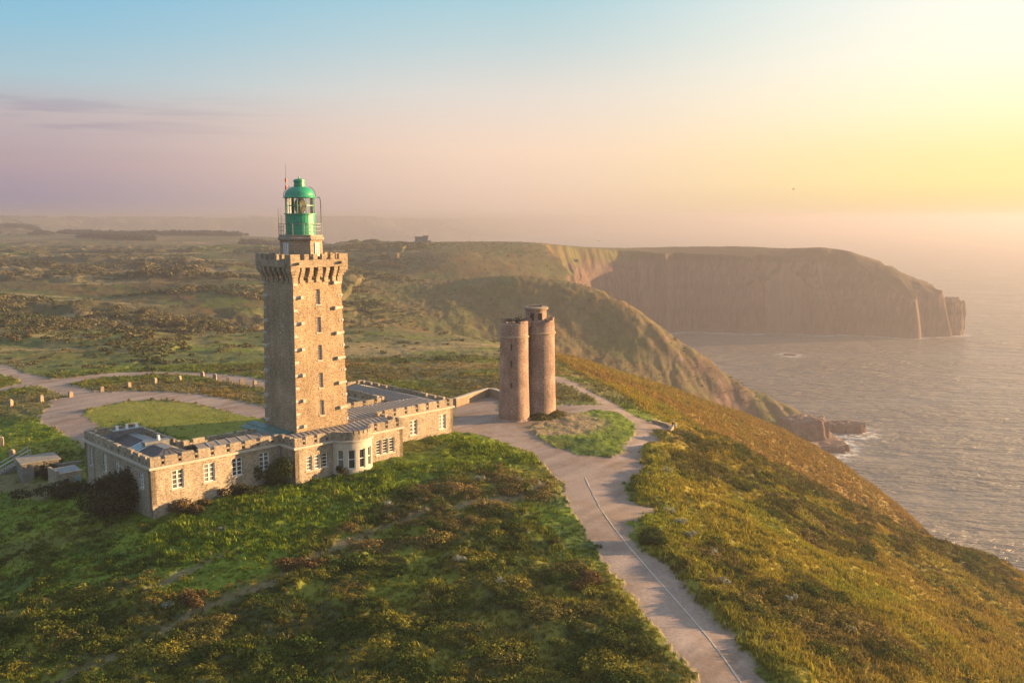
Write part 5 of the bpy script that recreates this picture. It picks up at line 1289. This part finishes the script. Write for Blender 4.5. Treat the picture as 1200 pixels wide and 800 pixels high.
bush('bush', 'low dark thicket sloping down from the house towards the concrete shed', (-50.85,99.43), 4.2, 2.4, 1.6, 6000, 'dark_leaves', 6, .16, 12)
bush('bush', 'dark bush beside the concrete shed at the left edge', (-55.55,107.39), 2.0, 1.3, 1.7, 2600, 'dark_leaves', 7, .15, 8)
bush('bush', 'dense dark bush on the left verge of the road, near the bottom of the photo', (8.28,56.59), 1.9, 1.5, 1.2, 5200, 'green_leaves', 8, .11, 10)
bush('bush', 'second dark bush on the road verge, above the densest one', (6.02,68.39), 1.5, 1.1, .9, 3000, 'brown_leaves', 9, .11, 8)
bush('bush', 'rounded bush overhanging the road opposite the start of the kerb', (12.59,78.64), 1.9, 2.2, 1.2, 5000, 'green_leaves', 10, .13, 10)
bush('bush', 'brown heather bush on the bend of the footpath in the left foreground', (-25.11,67.74), 1.6, 1.2, 1.0, 3200, 'brown_leaves', 11, .11, 8)
bush('bush', 'round brown bush above the footpath midway up the left foreground', (-17.96,73.67), 2.6, 1.0, .9, 4200, 'brown_leaves', 12, .11, 9)
PALE = [(17.72,100.66), (15.87,88.22), (16.26,84.73), (16.79,81.97), (17.3,76.25), (16.87,69.56), (21.95,68.67), (25.79,65.8)]
PT = ['pale grey-green shrub on the grass bank beside the path bend above the kerb', 'pale grey shrub at the grass point that juts into the gravel right of the kerb', 'pale grey shrub just below the grass point, second of the string down the slope', 'pale grey shrub third of the string down the slope right of the kerb',
      'wide pale shrub low on the slope right of the middle of the road', 'single round pale shrub on the golden grass right of the road', 'pale shrub on the dark heath of the lower sea slope', 'pale shrub far down the sea slope, nearest the bottom right of the photo']
for i, (p, l) in enumerate(zip(PALE, PT)): bush('pale_shrub', l, p, .75, .6, .62, 420, 'pale_leaves', 40 + i, .10, 5, 'pale shrubs dotted over the heath', False)
PALE2 = [(-27.36,83.49), (-12.04,87.09), (-6.03,86.61), (0.37,95.59), (-3.38,94.85), (-4.25,72.61), (-0.8,67.9), (-26.9,67.72)]
PT2 = ['white-leaved shrub on the green bank below the long wing of the house', 'pale shrub in the foreground where the footpath crosses the brown heather', 'pale shrub on the brown heather band right of the footpath', 'pale shrub in the brown heather nearest the road',
       'pale shrub in the middle of the dark heather band', 'pale shrub in the foreground heath below the brown band', 'bright pale shrub in the foreground heath left of the road verge', 'pale shrub beside the footpath at the far left foreground']
for i, (p, l) in enumerate(zip(PALE2, PT2)): bush('pale_shrub', l, p, .65, .5, .6, 380, 'pale_leaves', 60 + i, .10, 5, 'pale shrubs dotted over the heath', False)

# ------------------------------------------------------------------ stones along the drive
def stone_post(name, loc, label, h, w, group, rz=0.0, seed=0):
    z = gz(*loc); m = MB(); rnd = random.Random(seed)
    a = w / 2; t_ = rnd.uniform(-.06, .06)
    m.prism([(-a, -a, -.3), (a, -a, -.3), (a, a, -.3), (-a, a, -.3)], [(-a * .9 + t_, -a * .9, h * .82), (a * .9 + t_, -a * .9, h * .82), (a * .9 + t_, a * .9, h * .82), (-a * .9 + t_, a * .9, h * .82)])
    m.prism([(-a * .9 + t_, -a * .9, h * .82), (a * .9 + t_, -a * .9, h * .82), (a * .9 + t_, a * .9, h * .82), (-a * .9 + t_, a * .9, h * .82)], [(-a * .5 + t_, -a * .5, h), (a * .5 + t_, -a * .5, h), (a * .5 + t_, a * .5, h), (-a * .5 + t_, a * .5, h)])
    o = m.build(name, 'post_stone', None, bevel=.04, jag=.025); o.location = (loc[0], loc[1], z); o.rotation_euler = (0, 0, rz); tag(o, label, 'stone post', group)
    return o
POSTS = [(-68.44,149.94),(-65.44,153.69),(-62.48,157.4),(-59.62,161.28),(-56.75,165.12),(-53.56,162.22),(-50.32,159.43),(-47.12,156.51),(-44.08,154.12),(-71.6,145.6),(-74.73,142.41),(-77.65,138.83),(-64.41,114.72),(-61.34,112.12),(-67.43,117.69),(-58.77,110.31),(-55.68,107.68)]
PL = ['first stone post from the left on the verge between the two drives', 'second stone post from the left on the verge between the two drives', 'third stone post from the left on the verge between the two drives', 'stone post just before the far bend of the verge between the drives',
      'stone post at the far bend of the verge, where the row turns towards the tower', 'stone post next after the far bend towards the lighthouse', 'middle stone post of the straight row running to the lighthouse', 'second to last stone post before the lighthouse hides the row', 'last stone post of the row, beside the shaded face of the lighthouse',
      'stone post on the grass tip left of the drive junction', 'stone post on the left lawn between the tip and the outermost one', 'outermost stone post on the left lawn by the junction', 'left of the two stone posts above the white-railed steps', 'right of the two stone posts above the white-railed steps', 'stone post cut by the left edge of the photo above the steps',
      'low stone post beside the flat roof of the concrete shed', 'rounded stone post between the concrete shed and the end of the house']
for i, (p, l) in enumerate(zip(POSTS, PL)): stone_post('stone_post', p, l, .95 + .12 * (i % 3), .62 + .06 * (i % 2), 'stone posts along the drive', .7 + .2 * i, i)

# ------------------------------------------------------------------ kerb, walls
def strip(pts, w, h, sink=.3):
    m = MB(); L, Rr = [], []
    for i, p in enumerate(pts):
        a, b = pts[max(i - 1, 0)], pts[min(i + 1, len(pts) - 1)]; dx, dy = b[0] - a[0], b[1] - a[1]; l = math.hypot(dx, dy); n = (-dy / l, dx / l)
        z = gz(*p) if len(p) < 3 else p[2]; L.append((p[0] + n[0] * w / 2, p[1] + n[1] * w / 2, z)); Rr.append((p[0] - n[0] * w / 2, p[1] - n[1] * w / 2, z))
    for i in range(len(pts) - 1):
        lo = [Rr[i], Rr[i + 1], L[i + 1], L[i]]
        m.prism([(q[0], q[1], q[2] - sink) for q in lo], [(q[0], q[1], q[2] + h) for q in lo])
    return m
def resample(pts, step):
    out = [pts[0]]
    for a, b in zip(pts[:-1], pts[1:]):
        L = math.hypot(b[0] - a[0], b[1] - a[1]); n = max(1, int(L / step))
        out += [(a[0] + (b[0] - a[0]) * i / n, a[1] + (b[1] - a[1]) * i / n) for i in range(1, n + 1)]
    return out
KERB = [(8.13,98.3),(8.38,93.5),(8.76,88.03),(9.5,82.42),(10.36,77.24),(11.37,71.54),(12.33,66.27),(13.02,62.53),(13.59,59.16),(13.99,56.13),(14.32,53.47),(14.69,49.08)]
ko = strip(resample(KERB, .9), .11, .03).build('kerb', 'kerb_stone', None, jag=.012); ko['kind'] = 'structure'
w = strip(resample([(-8.76,137.27),(-6.45,141.23),(-3.85,144.7),(-2.74,143.99),(-1.35,141.91)], 1.5), .55, 1.25).build('boundary_wall', 'wall_stone', None, jag=.02)
tag(w, 'low stone wall joining the right end of the house to the terrace by the old tower', 'wall')
cp = strip([(p[0], p[1], gz(*p) + 1.27) for p in resample([(-8.76,137.27),(-6.45,141.23),(-3.85,144.7),(-2.74,143.99),(-1.35,141.91)], 1.5)], .66, .10, 0).build('coping', 'kerb_stone', w, jag=.01)
lw = strip(resample([(20.15,128.83),(21.46,128.55),(22.29,127.71),(22.61,126.06),(22.33,124.45),(21.64,123.14)], .5), .45, .55).build('viewpoint_wall', 'wall_stone', None, jag=.015)
tag(lw, 'low curved stone wall at the rounded end of the path above the sea', 'wall')

# ------------------------------------------------------------------ shed, steps and annexe at the left edge
def shed():
    x, y = (-58.05,109.24); z = -2.35
    t = thing('concrete_shed', 'small flat-roofed concrete shed with a dark doorway dug into the bank at the left edge', 'shed', (x, y, z), R(38))
    m = MB(); m.box(-2.2, -1.9, -1.5, 2.0, -.6, 1.75); m.box(1.6, 1.9, -1.5, 2.0, -.6, 1.75); m.box(-1.9, 1.6, 1.7, 2.0, -.6, 1.75); m.box(-1.9, -.9, -1.5, -1.2, -.6, 1.75); m.box(.3, 1.6, -1.5, -1.2, -.6, 1.75); m.box(-.9, .3, -1.5, -1.2, 1.35, 1.75)
    m.build('wall', 'concrete', t); r = MB(); r.box(-2.4, 2.1, -1.7, 2.2, 1.75, 1.95); r.build('roof', 'concrete', t, bevel=.03)
    d = MB(); d.box(-.88, .28, -1.3, -1.26, -.6, 1.34); d.build('door', 'dark_iron', t)
    p = MB(); p.box(1.9, 4.4, -1.5, -1.2, -.6, 1.2); p.build('retaining_wall', 'concrete', t, bevel=.03)
shed()
def steps():
    x, y = (-64.05,109.62)
    t = thing('garden_steps', 'steps with white handrails climbing the bank at the left edge of the photo', 'steps', (x, y, -2.9), R(-52))
    n = 10
    for i in range(n):
        m = MB(); m.box(-.8, .8, i * .42, i * .42 + .46, -.6, .20 + i * .20); m.build('step', 'concrete', t)
    for s in (-.85, .85):
        m = MB(); m.tube([(s, 0, 1.0), (s, n * .42, 1.0 + n * .2)], .05, 6); m.tube([(s, 0, .55), (s, n * .42, .55 + n * .2)], .035, 6)
        for k in (0, 3, 6, 9.8): m.tube([(s, k * .42, .0 + k * .2), (s, k * .42, 1.0 + k * .2)], .04, 5)
        m.build('handrail', 'zinc_seam', t)
steps()
def lean_to():
    x, y = (-51.72,104.11)
    t = thing('lean_to', 'low stone outhouse with a pale door beside the far end of the house', 'outhouse', (x, y, -2.6), R(45))
    m = MB(); m.box(-1.4, 1.3, -.1, .25, -1, 1.9); m.box(-1.7, -1.4, -.2, 2.6, -1, 2.3); m.box(-1.4, 1.3, 2.3, 2.6, -1, 2.0); m.build('wall', 'house_stone', t)
    r = MB(); r.prism([(-1.4, .25, 1.7), (1.3, .25, 1.7), (1.3, 2.3, 1.9), (-1.4, 2.3, 1.9)], [(-1.4, .25, 1.82), (1.3, .25, 1.82), (1.3, 2.3, 2.02), (-1.4, 2.3, 2.02)]); r.build('roof', 'lead', t)
    d = MB(); d.box(.35, 1.05, -.14, -.09, -.6, 1.3); d.build('door', 'blue_steel', t); w_ = MB(); w_.box(-.9, -.3, -.13, -.09, .5, 1.2); w_.build('window', 'window_glass', t)
lean_to()

# ------------------------------------------------------------------ ruin on the skyline, stack, rocks
def ruin():
    x, y = (-69.45,705); z = float(full_height(x, y)[0][0])
    t = thing('ruined_blockhouse', 'ruined flat-topped blockhouse alone on the skyline between the two towers', 'ruin', (x, y, z), R(12))
    m = MB(); m.box(-4.6, 4.6, -3, 3, -1, 4.6); m.build('wall', 'concrete', t, bevel=.15, jag=.12)
    r = MB(); r.box(-5.0, 4.9, -3.3, 3.3, 4.55, 5.2); r.build('roof', 'concrete', t, bevel=.15, jag=.15)
    r = MB(); r.box(1.2, 5.2, -2.6, 2.8, 5.15, 6.1); r.build('parapet', 'concrete', t, bevel=.3, jag=.2)
    r = MB(); r.box(4.7, 7.3, -2, 2, -1, 2.3); r.build('annexe', 'concrete', t, bevel=.15, jag=.1)
ruin()
def rock(name, label, loc, dims, seed, rz=0, sub=5, mat='cliff_rock', stretch=1.0, amp=.22):
    bm = bmesh.new(); bmesh.ops.create_icosphere(bm, subdivisions=sub, radius=1)
    for v in bm.verts:
        c = v.co; m_ = max(abs(c.x), abs(c.y), abs(c.z)) ; v.co = c.lerp(c / m_, .62)
    co = np.array([v.co for v in bm.verts]); s = np.array(dims)
    q = co * s / min(dims[0], dims[1]) * 1.6
    n = fbm(q[:, 0] + q[:, 2] * .3 + seed, q[:, 1] + 7 + q[:, 2] * .2, 4, seed, .6) - .5
    n2 = 1 - np.abs(fbm(q[:, 0] * 1.7 + seed * 3, q[:, 1] * 1.7, 3, seed + 9) * 2 - 1)
    co = co * (1 + amp * 1.6 * n - amp * .7 * (n2 - .6))[:, None] * s
    for v, c in zip(bm.verts, co): v.co = c
    me = bpy.data.meshes.new(name); bm.to_mesh(me); bm.free(); me.materials.append(MAT[mat])
    o = bpy.data.objects.new(name, me); COL.objects.link(o); o.location = loc; o.rotation_euler = (0, 0, R(rz)); tag(o, label, 'rock')
    return o
simple('cliff_rock', (.17, .10, .072), .95, 0, .35, .25, .8)
rock('sea_stack', 'dark square-topped sea stack standing just off the tip of the far headland', (371, 768, -58), (9, 9, 22), 3, 20)
rock('rock', 'flat dark rock shelf at the waterline below the end of the green spur', (126.04,378.25,-67), (16, 9, 3.2), 5, -8, amp=.3)
rock('rock', 'long low reddish reef running out to sea from the spur\'s tip', (147.43,408.32,-67), (13, 5, 4.6), 7, -6, amp=.3)
rock('rock', 'blunt reddish cliff block at the very end of the green spur', (124.9,384.25,-64), (10, 8, 9.5), 9, 10, amp=.18)
rock('rock', 'tiny wet rock awash in the bay below the far headland', (198.16,645.46,-67), (4, 3, 1.2), 11, 0, 4)

# ------------------------------------------------------------------ the sitter and the birds
def skin_body(name, verts, edges, rad, mat, parent=None, sub=2):
    me = bpy.data.meshes.new(name); me.from_pydata(verts, edges, []); o = bpy.data.objects.new(name, me); COL.objects.link(o)
    md = o.modifiers.new('skin', 'SKIN'); sv = me.skin_vertices[0].data
    for v, r_ in zip(sv, rad): v.radius = (r_, r_)
    sv[0].use_root = True
    s = o.modifiers.new('sub', 'SUBSURF'); s.levels = sub; s.render_levels = sub
    dg = bpy.context.evaluated_depsgraph_get(); me2 = bpy.data.meshes.new_from_object(o.evaluated_get(dg)); o.modifiers.clear(); o.data = me2
    me2.materials.clear(); me2.materials.append(MAT[mat])
    for p in me2.polygons: p.use_smooth = True
    if parent: o.parent = parent
    return o
def sitter():
    x, y = (22.41,124.45); z = gz(x, y) + .56
    t = thing('person', 'person in dark clothes sitting on the curved viewpoint wall looking out to sea', 'person', (x, y, z), R(-70))
    # local: faces +y, seat at z = 0
    V = [(0, 0, .08), (0, -.02, .28), (0, 0, .46), (0, .02, .54), (0, .03, .64), (0, .04, .74), (0, .05, .82),
         (.09, .04, .07), (.10, .42, .09), (.10, .46, -.33), (.10, .58, -.36), (-.09, .04, .07), (-.10, .42, .09), (-.10, .45, -.33), (-.10, .57, -.36),
         (.18, 0, .46), (.23, .10, .24), (.17, .30, .14), (.13, .38, .12), (-.18, 0, .46), (-.23, .10, .24), (-.17, .30, .14), (-.13, .38, .12)]
    E = [(0, 1), (1, 2), (2, 3), (3, 4), (4, 5), (5, 6), (0, 7), (7, 8), (8, 9), (9, 10), (0, 11), (11, 12), (12, 13), (13, 14), (2, 15), (15, 16), (16, 17), (17, 18), (2, 19), (19, 20), (20, 21), (21, 22)]
    rad = [.14, .13, .14, .055, .085, .10, .06, .09, .065, .05, .035, .09, .065, .05, .035, .06, .045, .038, .03, .06, .045, .038, .03]
    skin_body('body', V, E, rad, 'skin', t)
    j = skin_body('jacket', [V[0], V[1], V[2], V[15], V[16], V[17], V[19], V[20], V[21]], [(0, 1), (1, 2), (2, 3), (3, 4), (4, 5), (2, 6), (6, 7), (7, 8)], [.155, .145, .155, .075, .06, .05, .075, .06, .05], 'dark_cloth', t)
    skin_body('trousers', [V[0], V[7], V[8], V[9], V[11], V[12], V[13]], [(0, 1), (1, 2), (2, 3), (0, 4), (4, 5), (5, 6)], [.15, .105, .08, .062, .105, .08, .062], 'pale_cloth', t)
    skin_body('hair', [(0, .0, .70), (0, .02, .80), (0, .06, .84)], [(0, 1), (1, 2)], [.085, .09, .05], 'hair', t)
sitter()
def bird(loc, rz, label, span=1.3, tilt=0):
    s = span / 2; m = MB()
    prof = [(-.02, -.28, .0), (0, -.15, 0), (0, 0, 0), (0, .14, .01), (0, .24, .02)]
    n = 8; rings = []
    for (px, py, pz), r_ in zip(prof, (.01, .05, .075, .06, .015)): rings.append([(r_ * math.cos(2 * math.pi * k / n), py, pz + r_ * .9 * math.sin(2 * math.pi * k / n)) for k in range(n)])
    vs = [p for q in rings for p in q]; fs = [(a * n + k, a * n + (k + 1) % n, (a + 1) * n + (k + 1) % n, (a + 1) * n + k) for a in range(4) for k in range(n)]
    m.add(vs, fs)
    for sg in (-1, 1):
        top = [(sg * .04, .12, .03), (sg * s * .5, .17, .17), (sg * s, -.02, .10), (sg * s * .95, -.06, .10), (sg * s * .5, .02, .16), (sg * .04, -.08, .02)]
        m.prism([(p[0], p[1], p[2] - .012) for p in top], [(p[0], p[1], p[2] + .012) for p in top])
    m.prism([(-.03, -.2, 0), (.03, -.2, 0), (.08, -.38, 0), (-.08, -.38, 0)], [(-.03, -.2, .015), (.03, -.2, .015), (.08, -.38, .015), (-.08, -.38, .015)])
    o = m.build('seabird', 'feather'); o.location = loc; o.rotation_euler = (R(tilt), R(10), R(rz)); tag(o, label, 'bird')
bird((57.84,190,34.75), 70, 'seabird gliding high in the golden sky above the far headland', 1.35)
bird((15.95,170,24.74), -60, 'seabird flying low over the bay just above the headland skyline', 1.3)
